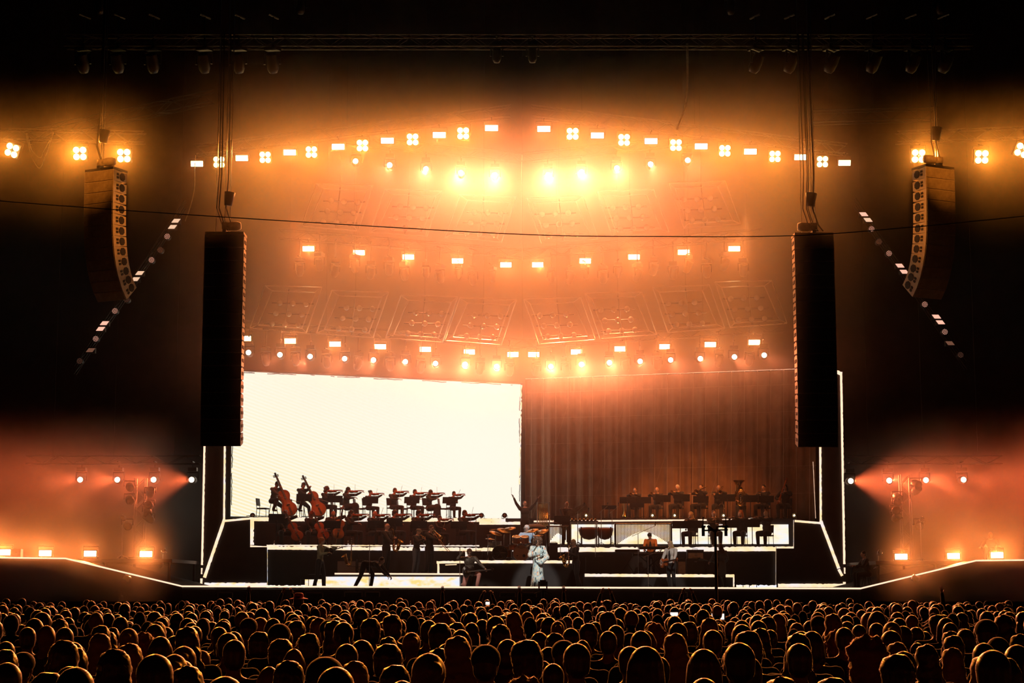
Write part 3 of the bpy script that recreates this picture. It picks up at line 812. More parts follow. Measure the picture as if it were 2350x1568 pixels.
for i, (x, y) in enumerate(FS):
    c = P(x, y, 2.2)
    inst(st_big, c, 'bright rectangular floor lamp, ' + side_pos(i if i < 4 else i - 4, 4 if i < 4 else 3) + (' of the left four' if i < 4 else ' of the right three'), 'stage light', 'floor lamps of the side platforms')
    spot('lamp_glow', c + Vector((0, -.25, 0)), c + Vector((-c.x * .08, -5, .3)), POW['floor_strobe'], AMBER, 80, 1.0, .1)
def shelf(lab, x0, x1, y, Y0, Y1):
    z = P(x0, y, Y0).z; X0, X1 = P(x0, y, Y0).x, P(x1, y, Y0).x
    t = empty('side_platform', ((X0 + X1) / 2, (Y0 + Y1) / 2, 0)); tag(t, lab, 'platform', 'side platforms')
    m = MB(); m.box((0, 0, z - .06), (X1 - X0, Y1 - Y0, .12)); m.build('deck', 'deck', t)
    for fx in (-.48, -.16, .16, .48):
        m = MB(); m.tube([(fx * (X1 - X0), -(Y1 - Y0) * .45, 0), (fx * (X1 - X0), -(Y1 - Y0) * .45, z - .1)], .05, 6); m.tube([(fx * (X1 - X0), (Y1 - Y0) * .45, 0), (fx * (X1 - X0), (Y1 - Y0) * .45, z - .1)], .05, 6); m.build('support', 'black_paint', t)
shelf('dark platform behind the left ramp carrying floor lamps', -70, 395, 1283.5, 1.6, 7.0)
shelf('dark platform behind the right ramp carrying floor lamps', 2010, 2420, 1288, 1.6, 7.0)

def tower(lab, px, ytop, ybot, Y, seed):
    a, b = P(px, ybot, Y), P(px, ytop, Y)
    rnd = random.Random(seed); H = b.z - a.z
    t = empty('lighting_tower', a); tag(t, lab, 'lighting tower', 'lighting towers at both sides')
    m = MB()
    for sx in (-.18, .18):
        for sy in (-.18, .18): m.tube([(sx, sy, 0), (sx, sy, H)], .025, 6)
    n = int(H / .36)
    for i in range(n):
        z0, z1 = i * H / n, (i + 1) * H / n; k = 1 if i % 2 else -1
        for sy in (-.18, .18): m.tube([(-.18 * k, sy, z0), (.18 * k, sy, z1)], .012, 4, False)
        for sx in (-.18, .18): m.tube([(sx, -.18 * k, z0), (sx, .18 * k, z1)], .012, 4, False)
    m.build('truss', 'truss_metal', t)
    m = MB(); m.box((0, 0, .03), (.9, .9, .06)); m.build('base_plate', 'black_metal', t)
    for i in range(7):
        z = H * (.42 + .55 * i / 7); sx = rnd.choice((-1, 1)); d = Vector((sx * rnd.uniform(.3, .45), -.25, z))
        m = MB(); R = Matrix.Rotation(rnd.uniform(-.9, .9), 3, 'Y') @ Matrix.Rotation(rnd.uniform(.8, 2.2), 3, 'X')
        m.lathe([(0, -.22), (.1, -.2), (.15, -.05), (.15, .2), (.13, .22), (.12, .18), (0, .16)], 14, d, R)
        m.tube([(sx * .18, -.18, z), d], .03, 6); m.tube([d + Vector((-.2, 0, 0)), d + Vector((-.2, 0, .2)), d + Vector((.2, 0, .2)), d + Vector((.2, 0, 0))], .02, 5)
        m.build('lamp', 'black_metal', t, True)
tower('dark lattice tower hung with lamps on the left side platform', 318, 1098, 1283, 4.2, 3)
tower('dark lattice tower hung with lamps on the right side platform', 2083, 1090, 1288, 4.2, 5)
def pole_lamp(lab, px, y0, y1, Y, head='can'):
    a, b = P(px, y1, Y), P(px, y0, Y); H = b.z - a.z
    t = empty('lamp_stand', a); tag(t, lab, 'lamp stand')
    m = MB(); m.tube([(0, 0, 0), (0, 0, H)], .02, 6); m.build('pole', 'steel', t)
    m = MB(); 
    for k in range(3): m.tube([(0, 0, .12), (.25 * math.cos(k * 2.09), .25 * math.sin(k * 2.09), .01)], .014, 5)
    m.build('tripod', 'steel', t)
    m = MB(); m.lathe([(0, -.1), (.08, -.1), (.09, .1), (.07, .12), (0, .1)], 12, (0.04, -.06, H + .1), Matrix.Rotation(1.3, 3, 'X')); m.build('lamp', 'chrome', t, True)
pole_lamp('thin stand with small lamp left of the left tower', 279, 1196, 1282, 3.4)
pole_lamp('thin stand with small lamp right of the right tower', 2115, 1200, 1288, 3.4)
pole_lamp('short stand with small lamp near the left set wall', 374, 1272, 1304, 1.9)
pole_lamp('short stand with small lamp near the right set wall', 2016, 1276, 1306, 1.9)
t = empty('monitor_speaker', P(36, 1279, 1.0)); tag(t, 'pale monitor speaker box on the left platform beside the leftmost floor lamp', 'loudspeaker')
m = MB(); m.box((0, .15, .14), (.33, .3, .28)); m.build('box', 'cab_side', t); m = MB(); m.box((.02, -.01, .14), (.05, .02, .08)); m.build('badge', 'cab_dark', t)
for px, l in ((292, 'small lamp with lit rim fixed below the left ramp'), (2101, 'small lamp with lit rim fixed below the right ramp')):
    t = empty('edge_lamp', P(px, 1328, -.45)); tag(t, l, 'stage light', 'small lamps below the ramps')
    m = MB(); m.lathe([(0, -.12), (.09, -.12), (.11, .1), (.09, .12), (0, .1)], 14, (0, 0, 0), Matrix.Rotation(PI / 2 + .5, 3, 'Y')); m.build('lamp', 'steel', t, True)
    m = MB(); m.tube([(0, 0, 0), (0, .25, -.05), (0, .46, -.05)], .025, 6); m.build('bracket', 'black_metal', t)
# small lamps on the upper orchestra level
GL = [(1105, 1192, 0), (1158, 1192, 0), (580, 1184, 0), (1345, 1189, 1), (1497, 1186, 1), (1548, 1186, 1), (1660, 1184, 1), (1822, 1181, 1)]
for i, (x, y, lit) in enumerate(GL):
    c = P(x, y, 11.35); c.z = Z2
    t = empty('floor_lamp', c); tag(t, ('small glowing' if lit else 'small unlit') + ' round lamp on the edge of the upper riser, ' + side_pos(i if not lit else i, 8) if False else ('small glowing' if lit else 'small dark') + ' round lamp on the edge of the upper riser, ' + side_pos(sorted(g[0] for g in GL).index(x), 8), 'stage light', 'small lamps on the upper riser')
    m = MB(); m.lathe([(0, -.09), (.08, -.08), (.105, .04), (.1, .09), (.085, .07), (0, .06)], 16, (0, 0, .13), Matrix.Rotation(PI / 2, 3, 'X')); m.build('housing', 'black_metal', t, True)
    m = MB(); m.tube([(-.12, 0, .13), (-.12, 0, .012), (.12, 0, .012), (.12, 0, .13)], .012, 5); m.build('yoke', 'black_metal', t)
    m = MB(); m.ball((0, -.07, .13), .035 if lit else .06, 10, 6, (1, .4, 1)); m.build('lens', 'lamp_amber' if lit else 'lamp_glass', t, True)
    if lit: spot('lamp_glow', c + Vector((0, -.2, .15)), c + Vector((0, -5, 1.6)), 30, AMBER, 140, 1, .03)

# ------------------------------------------------------------------ wires and masts
def wire(lab, pts, r, mt='cable_black', n=24, name='cable'):
    pts = [Vector(p) for p in pts]; out_ = []
    for i in range(len(pts) - 1):
        p0, p1, p2, p3 = pts[max(i - 1, 0)], pts[i], pts[i + 1], pts[min(i + 2, len(pts) - 1)]
        for k in range(n):
            u = k / n; out_.append(0.5 * (2 * p1 + (p2 - p0) * u + (2 * p0 - 5 * p1 + 4 * p2 - p3) * u * u + (3 * p1 - p0 - 3 * p2 + p3) * u ** 3))
    out_.append(pts[-1]); c = pts[0]
    m = MB(); m.tube([p - c for p in out_], r, 5)
    return tag(m.build(name, mt, None, True, loc=c), lab, 'cable')
Y_ = -22
wire('long thin dark cable sagging across the whole picture in front of the rig', [P(-60, 457, Y_), P(300, 484, Y_), P(700, 510, Y_), P(1195, 538, Y_), P(1500, 543, Y_), P(1820, 541, Y_), P(2100, 521, Y_), P(2420, 489, Y_)], 0.0105)
wire('loose cable hanging down over the right of the top arch', [P(1577, 100, .2), P(1577, 190, .2), P(1571, 250, .2), P(1553, 298, .2)], 0.045, 'cab_grey')
wire('looped cable hanging beside the leftmost blinder', [P(60, 306, 3.4), P(70, 350, 3.2), P(90, 386, 3), P(106, 355, 3.2), P(122, 304, 3.4)], 0.02, 'cab_grey')
wire('second looped cable hanging beside the leftmost blinder', [P(62, 306, 3.6), P(74, 345, 3.5), P(92, 362, 3.5), P(102, 345, 3.5), P(124, 304, 3.6)], 0.016, 'cab_grey')
wire('thin wire hanging on the centre line below the beam row', [P(1198, 356, 9), P(1196, 430, 8.9), P(1199, 600, 8.7)], 0.012, 'truss_metal')
wire('cable bundle hanging left of the large left array', [P(449, 356, 7.0), P(447, 385, 6.9), P(446, 430, 6.5), P(438, 470, 6.5), P(425, 508, 6.5)], 0.02, 'cab_grey')

t = empty('microphone_mast', (P(1643, 1300, -15).x, -15, 0)); tag(t, 'tall thin black mast with crossbar and upright rods standing in the crowd', 'mast')
zt = P(1643, 1218, -15).z
m = MB(); m.tube([(0, 0, 0), (0, 0, zt)], [.05, .035], 8); m.build('pole', 'black_paint', t)
m = MB(); m.tube([(-.34, 0, zt + .0), (.32, 0, zt + .02)], .022, 6); m.tube([(-.2, 0, zt + .12), (0, 0, zt - .04)], .035, 6); m.tube([(.02, 0, zt - .03), (.05, 0, zt + .1), (.3, 0, zt + .12)], .03, 6); m.build('crossbar', 'black_paint', t)
for sx in (-.31, .27):
    m = MB(); m.tube([(sx, 0, zt - .12), (sx, 0, zt + .34)], .014, 6); m.tube([(sx, 0, zt - .14), (sx, 0, zt + .12)], .04, 6); m.tube([(sx - .06, 0, zt + .1), (sx + .06, 0, zt + .1)], .03, 6); m.build('rod', 'black_paint', t)
m = MB()
for k in range(3): m.tube([(0, 0, .5), (.5 * math.cos(k * 2.09), .5 * math.sin(k * 2.09), .02)], .02, 5)
m.build('tripod', 'black_paint', t)
t = empty('remote_camera', (P(1246, 1350, -.7).x, -.7, 0)); tag(t, 'small black remote camera on a post at the stage edge in front of the singer', 'camera')
m = MB(); m.tube([(0, 0, 0), (0, 0, 1.95)], .05, 8); m.build('post', 'black_paint', t)
m = MB(); m.box((0, 0, 2.2), (.2, .26, .2)); m.tube([(0, .1, 2.2), (0, .25, 2.22)], .06, 10); m.build('camera_body', 'black_paint', t)
m = MB(); m.tube([(-.13, 0, 2.25), (-.13, 0, 2.0), (.13, 0, 2.0), (.13, 0, 2.25)], .03, 6)
for sx in (-.3, -.15, .15, .3): m.tube([(0, 0, 1.96), (sx, -.1, 1.83)], .018, 5)
m.build('bracket', 'black_paint', t)
# ================================================================== PEOPLE
mat('skin', (0.62, 0.36, 0.26), 0.5, subsurf=0)
mat('skin_dark', (0.30, 0.16, 0.10), 0.5)
mat('cloth_black', (0.022, 0.020, 0.021), 0.75, sheen=0.3)
mat('cloth_grey', (0.16, 0.15, 0.14), 0.8)
mat('cloth_denim', (0.12, 0.14, 0.18), 0.8)
mat('cloth_white', (0.78, 0.74, 0.68), 0.7)
mat('cloth_blue', (0.42, 0.58, 0.72), 0.7)
mat('cloth_orange', (0.85, 0.24, 0.04), 0.7)
mat('cloth_pink', (0.75, 0.36, 0.32), 0.6)
mat('cloth_kaftan', (0.62, 0.78, 0.74), 0.7)
mat('cloth_spangle', (0.10, 0.085, 0.07), 0.5, noise=0.9, nscale=40)
mat('cloth_sage', (0.30, 0.30, 0.20), 0.8)
mat('leather', (0.015, 0.012, 0.012), 0.35)
mat('hair_dark', (0.025, 0.014, 0.010), 0.45, sheen=0.4)
mat('hair_brown', (0.10, 0.045, 0.022), 0.45, sheen=0.4)
mat('hair_red', (0.42, 0.11, 0.03), 0.5, sheen=0.5)
mat('hair_blond', (0.55, 0.36, 0.18), 0.5, sheen=0.5)
mat('hair_white', (0.75, 0.72, 0.68), 0.5, sheen=0.5)
mat('wood_red', (0.46, 0.10, 0.025), 0.25)
mat('wood_amber', (0.42, 0.15, 0.03), 0.28, noise=.3, nscale=3)
mat('wood_black', (0.02, 0.012, 0.010), 0.3)
mat('brass', (0.85, 0.50, 0.16), 0.2, 1.0)
mat('paper', (0.8, 0.76, 0.7), 0.8)
# kaftan print
nt = M['cloth_kaftan'].node_tree; b = nt.nodes['Principled BSDF']
tc = nt.nodes.new('ShaderNodeTexCoord'); n = nt.nodes.new('ShaderNodeTexNoise'); n.inputs['Scale'].default_value = 5.5; n.inputs['Detail'].default_value = 2
mp = nt.nodes.new('ShaderNodeMapping'); mp.inputs['Scale'].default_value = (1.5, 1.5, .55); nt.links.new(tc.outputs['Object'], mp.inputs[0]); nt.links.new(mp.outputs[0], n.inputs['Vector'])
r = nt.nodes.new('ShaderNodeValToRGB'); r.color_ramp.interpolation = 'CONSTANT'
r.color_ramp.elements[0].color = (.04, .05, .06, 1); r.color_ramp.elements[1].position = .40; r.color_ramp.elements[1].color = (.55, .72, .74, 1)
for p_, c_ in ((.47, (.82, .80, .68, 1)), (.54, (.40, .62, .72, 1)), (.60, (.80, .28, .14, 1)), (.64, (.80, .78, .6, 1))):
    e_ = r.color_ramp.elements.new(p_); e_.color = c_
nt.links.new(n.outputs['Fac'], r.inputs['Fac']); nt.links.new(r.outputs['Color'], b.inputs['Base Color'])

clouds = bpy.data.textures.new('curls', 'CLOUDS'); clouds.noise_scale = 0.045
BAKE = []
class Vol(MB):
    def limb(s, pts, rads, n=10):
        s.tube(pts, rads, n)
        for p, r in zip(pts, rads): s.ball(p, r * 1.0, 10, 6)
        return s
def vol(mb, name, m, parent, voxel=0.02, smooth=2, disp=0.0, extra=None):
    o = mb.build(name, m, parent)
    r = o.modifiers.new('r', 'REMESH'); r.mode = 'VOXEL'; r.voxel_size = voxel; r.use_smooth_shade = True
    if smooth:
        k = o.modifiers.new('s', 'SMOOTH'); k.factor = .5; k.iterations = smooth
    if disp:
        d = o.modifiers.new('d', 'DISPLACE'); d.texture = clouds; d.strength = disp; d.mid_level = .5; d.texture_coords = 'LOCAL'
    BAKE.append((o, extra))
    return o
def bake_all():
    dg = bpy.context.evaluated_depsgraph_get()
    res = []
    for o, extra in BAKE:
        res.append(bpy.data.meshes.new_from_object(o.evaluated_get(dg)))
    for (o, extra), me in zip(BAKE, res):
        if extra:
            bm = bmesh.new(); bm.from_mesh(me); bm.from_mesh(extra)
            for f in bm.faces: f.smooth = True
            bm.to_mesh(me); bm.free()
        old = o.data; o.modifiers.clear(); me.name = o.name; o.data = me
    BAKE.clear()

def ik(a, b, l1, l2, hint):
    d = b - a; L_ = d.length
    if L_ > (l1 + l2) * .995: b = a + d.normalized() * (l1 + l2) * .995; d = b - a; L_ = d.length
    x = (l1 * l1 - l2 * l2 + L_ * L_) / (2 * L_); h = math.sqrt(max(0, l1 * l1 - x * x))
    u = d.normalized(); q = Vector(hint) - u * Vector(hint).dot(u)
    if q.length < 1e-4: q = u.orthogonal()
    return a + u * x + q.normalized() * h, b

def rotv(v, ax, ang): return Quaternion(ax, ang) @ v
V3 = Vector
def figure(parent, sit=False, pelvis=None, lean=0.0, side=0.0, turn=0.0, rh=None, lh=None, rf=None, lf=None, rk=None, lk=None, re_=None, le_=None,
           hturn=0.0, hnod=0.0, hair='short', hm='hair_dark', top='cloth_black', bot='cloth_black', shoes='leather', skin='skin', vox=0.02,
           curl=0.7, beard=False, glasses=False, hat=None, longcoat=False, skirt=0, slim=1.10, crowd=False, kaftan=False, open_shirt=False):
    H0 = V3(pelvis) if pelvis else (V3((0, .04, .53)) if sit else V3((0, 0, .95)))
    up = V3((math.sin(side), -math.sin(lean) * math.cos(side), math.cos(lean) * math.cos(side)))
    rt = V3((math.cos(turn), math.sin(turn), 0)); rt = (rt - up * rt.dot(up)).normalized()
    fw = up.cross(rt).normalized() * 1.0
    if fw.y > 0 and abs(turn) < 1.4: fw = -fw
    q = lambda a, b, c: H0 + rt * a + fw * b + up * c          # local torso frame: across, forward, up
    sh = .185 * slim
    S = {1: q(sh, 0, .47), -1: q(-sh, 0, .47)}
    neck = q(0, -.005, .53)
    hq = Quaternion(V3((0, 0, 1)), hturn + turn * .6) @ Quaternion(V3((1, 0, 0)), lean * .45 + hnod)
    hdv = lambda x, y, z: hq @ V3((x, y, z))
    hc = neck + hq @ V3((0, -.025, .155))
    HR = hq.to_matrix()
    rh = V3(rh) if rh else q(-.24, .05, -.10); lh = V3(lh) if lh else q(.24, .05, -.10)
    W = {}; E = {}
    for k, h, hint in ((-1, rh, re_), (1, lh, le_)):
        E[k], W[k] = ik(S[k], h, .285, .25, hint or (k * .5, .45, -.8))
    if sit: rf = V3(rf) if rf else V3((-.14, -.42, 0)); lf = V3(lf) if lf else V3((.14, -.42, 0))
    else: rf = V3(rf) if rf else V3((-.11, .02, 0)); lf = V3(lf) if lf else V3((.11, .0, 0))
    A = {}; K = {}; Hh = {1: H0 + rt * .09 - up * .02, -1: H0 - rt * .09 - up * .02}
    for k, f, hint in ((-1, rf, rk), (1, lf, lk)):
        a = f + V3((0, .05, .085)); K[k], A[k] = ik(Hh[k], a, .43, .42, hint or (k * .15, -1, .3))
    # --- body
    b = Vol()
    rotT = Matrix((rt, -fw, up)).transposed()
    b.ball(q(0, 0, 0), 1, 14, 8, (.155 * slim, .105, .12), rotT)
    b.ball(q(0, .005, .17), 1, 14, 8, (.135 * slim, .095, .16), rotT)
    b.ball(q(0, .005, .36), 1, 14, 8, (.165 * slim, .105, .17), rotT)
    b.limb([q(-sh * .93, 0, .465), q(0, -.01, .50), q(sh * .93, 0, .465)], [.055, .07, .055])
    b.limb([neck - up * .05, neck + hq @ V3((0, -.01, .09))], [.058, .052])
    b.ball(hc, 1, 16, 12, (.074, .092, .108), HR)
    b.ball(hc + hdv(0, -.03, -.06), 1, 12, 8, (.052, .055, .055), HR)
    b.tube([hc + hdv(0, -.085, .02), hc + hdv(0, -.112, -.022), hc + hdv(0, -.09, -.03)], [.009, .016, .010], 6)
    b.ball(hc + hdv(0, -.086, -.052), 1, 8, 4, (.026, .012, .009), HR)
    b.ball(hc + hdv(0, -.083, .032), 1, 8, 5, (.05, .012, .009), HR)
    for k in (-1, 1): b.ball(hc + hdv(k * .076, .01, -.005), 1, 8, 6, (.012, .02, .032), HR)
    for k in (-1, 1):
        b.limb([S[k], S[k].lerp(E[k], .5), E[k]], [.052, .045, .037])
        b.limb([E[k], E[k].lerp(W[k], .35), W[k]], [.038, .038, .026])
        b.limb([Hh[k], Hh[k].lerp(K[k], .45), K[k]], [.085, .075, .052])
        b.limb([K[k], K[k].lerp(A[k], .35), A[k]], [.052, .053, .034])
        f = (rf if k < 0 else lf)
        ft = V3((A[k].x, A[k].y, 0)) - V3((0, 0, 0))
        b.limb([V3((f.x, f.y + .05, f.z + .045)), V3((f.x, f.y - .10, f.z + .03))], [.036, .03])
    ex = MB()
    if not crowd:
        for k in (-1, 1):
            d = (W[k] - E[k]).normalized(); x = d.cross(V3((0, 0, 1)));
            if x.length < .1: x = V3((1, 0, 0))
            x.normalize(); nn = x.cross(d).normalized()
            if nn.z > 0: nn = -nn
            m_ = Matrix((x, d, nn)).transposed()
            b.ball(W[k] + d * .055, 1, 10, 6, (.038, .05, .018), m_)
            for j in range(4):
                o0 = W[k] + d * .085 + x * (.027 - .018 * j); ln = (.036, .041, .038, .03)[j]; pts = [o0]; a = .15
                for sgm in range(3):
                    a += curl * (.5, .9, .7)[sgm]; pts.append(pts[-1] + (d * math.cos(a) + nn * math.sin(a)) * ln * (1, .75, .6)[sgm])
                ex.tube(pts, [.0095, .009, .008, .006], 5)
            o0 = W[k] + d * .03 + x * .028 * (1 if True else 0)
            ex.tube([o0, o0 + x * .03 + d * .02 + nn * .01, o0 + x * .03 + d * .055 + nn * .025 * curl], [.012, .0105, .008], 5)
    body = vol(b, 'body', skin, parent, vox, 1, extra=ex.mesh('f') if not crowd else None)
    # --- shirt or jacket
    t = Vol(); g = .016
    t.ball(q(0, 0, .02), 1, 14, 8, (.165 * slim, .118, .12 if not longcoat else .14), rotT)
    t.ball(q(0, .005, .17), 1, 14, 8, (.150 * slim, .108, .17), rotT)
    t.ball(q(0, .005, .36), 1, 14, 8, (.180 * slim, .120, .165), rotT)
    t.limb([q(-sh * .95, 0, .462), q(0, -.01, .488), q(sh * .95, 0, .462)], [.068, .072, .068])
    for k in (-1, 1):
        t.limb([S[k], S[k].lerp(E[k], .5), E[k]], [.074, .066, .058]); t.limb([E[k], E[k].lerp(W[k], .93)], [.056, .042])
    if longcoat: t.limb([q(0, 0, 0), q(0, .0, -.32)], [.17, .20], 14)
    if kaftan:
        t.tube([q(0, 0, .1), q(0, .02, -.35), V3((0, 0, .12)), V3((0, -.02, .03))], [.16, .19, .25, .28], 20)
        for k in (-1, 1): t.limb([S[k], E[k] + V3((k * .03, 0, -.1)), W[k] + V3((k * .02, .02, -.26))], [.075, .095, .09])
    vol(t, {True: 'kaftan'}.get(kaftan, 'jacket' if longcoat or top in ('cloth_orange', 'cloth_white', 'cloth_black') else 'shirt'), top, parent, max(vox, .018), 2)
    if open_shirt: o_ = Vol(); o_.ball(q(0, .105, .27), 1, 12, 8, (.052, .032, .20), rotT); vol(o_, 'inner_shirt', 'cloth_black', parent, .016, 1)
    if not kaftan:
        t = Vol(); t.ball(q(0, 0, -.02), 1, 14, 8, (.165 * slim, .116, .11), rotT)
        for k in (-1, 1):
            t.limb([Hh[k], Hh[k].lerp(K[k], .45), K[k]], [.108, .098, .076]); t.limb([K[k], K[k].lerp(A[k], .5), A[k]], [.074, .070, .060])
        if skirt: t.limb([Hh[-1].lerp(Hh[1], .5), K[-1].lerp(K[1], .5), A[-1].lerp(A[1], .5)], [.16, .19, .2], 14)
        vol(t, 'trousers' if not skirt else 'skirt', bot, parent, max(vox, .02), 2)
    if not crowd:
        t = Vol()
        for k, f in ((-1, rf), (1, lf)):
            t.limb([V3((f.x, f.y + .055, f.z + .05)), V3((f.x, f.y - .06, f.z + .045)), V3((f.x, f.y - .135, f.z + .035))], [.046, .043, .036], 8)
        vol(t, 'shoes', shoes, parent, .02, 1)
    # --- hair, beard, hats
    h = Vol(); dsp = 0.0; vx = max(vox * .8, .012)
    B = lambda x, y, z, a, b_, c: h.ball(hc + hdv(x, y, z), 1, 16, 10, (a, b_, c), HR)
    if hair in ('short', 'crop'):
        B(0, .02, .030, .084, .094, .098); B(0, .035, -.02, .078, .072, .08)
    elif hair == 'thin': B(0, .035, .0, .082, .078, .075)
    elif hair == 'wavy': B(0, .018, .035, .094, .104, .102); B(0, .04, -.03, .088, .076, .09); dsp = .03
    elif hair == 'long':
        B(0, .018, .030, .09, .10, .10); B(0, .05, -.08, .105, .075, .12); B(0, .085, -.19, .135, .055, .12); dsp = .035
    elif hair == 'bob':
        B(0, .018, .030, .09, .10, .10)
        for k in (-1, 1): h.limb([hc + hdv(k * .06, .015, .02), hc + hdv(k * .075, .02, -.11)], [.045, .04])
        B(0, .055, -.05, .088, .055, .09)
    elif hair == 'bun': B(0, .02, .030, .083, .095, .097); B(0, .11, .05, .045, .045, .045)
    elif hair == 'ponytail': B(0, .02, .030, .083, .095, .097); h.limb([hc + hdv(0, .10, .03), hc + hdv(0, .14, -.04), hc + hdv(0, .12, -.2)], [.035, .04, .02])
    elif hair == 'curly': B(0, .03, .035, .115, .115, .115); B(0, .05, -.06, .11, .08, .09); dsp = .07
    elif hair == 'afro': B(0, .05, .04, .155, .14, .15); B(0, .06, -.03, .15, .11, .12); dsp = .07
    elif hair == 'mohawk': B(0, .02, .030, .082, .094, .096); B(0, .01, .09, .03, .08, .06); dsp = .03
    if hair not in ('bald', 'none'): vol(h, 'hair', hm, parent, vx, 1, dsp)
    if beard:
        h = Vol(); h.ball(hc + hdv(0, -.055, -.085), 1, 12, 8, (.05, .04, .05), HR); h.ball(hc + hdv(0, -.06, -.13), 1, 12, 8, (.035, .03, .05), HR); vol(h, 'beard', hm, parent, .012, 1, .02)
    if hat == 'cap':
        h = Vol(); h.ball(hc + hdv(0, .005, .055), 1, 16, 8, (.098, .115, .065), HR); h.ball(hc + hdv(0, -.10, .035), 1, 12, 6, (.07, .06, .014), HR); vol(h, 'flat_cap', 'cloth_grey', parent, .012, 1)
    elif hat == 'beanie':
        h = Vol(); h.ball(hc + hdv(0, .005, .045), 1, 16, 8, (.095, .11, .09), HR); vol(h, 'cap', 'cloth_black', parent, .012, 1)
    elif hat in ('sun', 'brim'):
        h = Vol(); h.lathe([(0, .13), (.07, .13), (.1, .10), (.105, .03), (.2, .01), (.2, -.005), (.1, .01), (0, .01)], 20, hc + hdv(0, 0, .02), HR)
        vol(h, 'hat', 'hat_red' if hat == 'sun' else 'cloth_grey', parent, .012, 0)
    if glasses:
        h = MB()
        for k in (-1, 1): h.box(hc + hdv(k * .034, -.098, .012), (.05, .012, .03), HR)
        h.tube([hc + hdv(-.075, -.02, .018), hc + hdv(-.06, -.098, .018), hc + hdv(.06, -.098, .018), hc + hdv(.075, -.02, .018)], .004, 5); h.build('glasses', 'wood_black', parent)
    elif not crowd and vox < .019:
        h = MB()
        for k in (-1, 1): h.ball(hc + hdv(k * .030, -.082, .010), 1, 8, 6, (.013, .01, .008), HR)
        h.build('eyes', 'wood_black', parent)
    return dict(hc=hc, S=S, E=E, W=W, q=q)

def place(name, px, Y, z, rz, top_py=None, sit=False, natural=None):
    """Empty on a level; scaled so that the crown reaches the pixel row"""
    t = empty(name, (PX(px, Y, z), Y, z), rz)
    if top_py is not None:
        nat = natural or (1.31 if sit else 1.78)
        k = (P(px, top_py, Y).z - z) / nat
        k = min(1.09, max(.86, k)); t.scale = (k, k, k)
    return t

# ------------------------------------------------------------------ furniture of the orchestra
def chair_proto():
    t = empty('orchestra_chair')
    m = MB(); m.box((0, 0, .455), (.44, .42, .05)); m.build('seat', 'cloth_black', t)
    m = MB(); m.box((0, .22, .72), (.42, .04, .30), Matrix.Rotation(-.12, 3, 'X')); m.build('backrest', 'cloth_black', t)
    for sx in (-1, 1):
        m = MB(); m.tube([(sx * .2, -.2, 0), (sx * .2, -.19, .43), (sx * .2, .0, .43)], .012, 6); m.build('leg', 'black_metal', t)
        m = MB(); m.tube([(sx * .2, .23, 0), (sx * .2, .2, .43), (sx * .2, .24, .84)], .012, 6); m.build('leg', 'black_metal', t)
    return t
def stool_proto():
    t = empty('tall_stool')
    m = MB(); m.lathe([(0, .66), (.17, .66), (.18, .70), (.16, .72), (0, .72)], 16); m.build('seat', 'cloth_black', t)
    for k in range(4):
        a = k * PI / 2 + .78; m = MB(); m.tube([(.22 * math.cos(a), .22 * math.sin(a), 0), (.1 * math.cos(a), .1 * math.sin(a), .66)], .014, 6); m.build('leg', 'black_metal', t)
    return t
def stand_proto():
    t = empty('music_stand')
    R = Matrix.Rotation(math.radians(18), 3, 'X')
    m = MB(); m.box((0, 0, 1.08), (.56, .015, .36), R); m.box((0, .10, .90), (.56, .08, .015)); m.build('desk', 'black_paint', t)
    m = MB(); m.box((0, .016, 1.1), (.44, .010, .31), R); m.build('sheet_music', 'paper', t)
    m = MB(); m.tube([(0, 0, .04), (0, 0, 1.0)], .014, 6); m.ball((0, .0, .97), .03, 8, 6); m.build('pole', 'black_metal', t)
    m = MB()
    for k in range(3): m.tube([(0, 0, .14), (.26 * math.cos(k * 2.09 + .5), .26 * math.sin(k * 2.09 + .5), .01)], .01, 5)
    m.build('tripod', 'black_metal', t)
    return t
chair0, stool0, mstand0 = chair_proto(), stool_proto(), stand_proto()
def chair(x, Y, z, rz, lab, grp, proto=None):
    o = inst(proto or chair0, (x, Y, z), lab, 'stool' if proto else 'chair', grp); o.rotation_euler = (0, 0, rz); return o
def mstand(px, py_top, Y, z, rz, lab, grp):
    o = inst(mstand0, (PX(px, Y, z), Y, z), lab, 'music stand', grp)
    k = (P(px, py_top, Y).z - z) / 1.25; k = min(1.15, max(.7, k)); o.scale = (1.12, 1, k); o.rotation_euler = (0, 0, rz - PI); return o

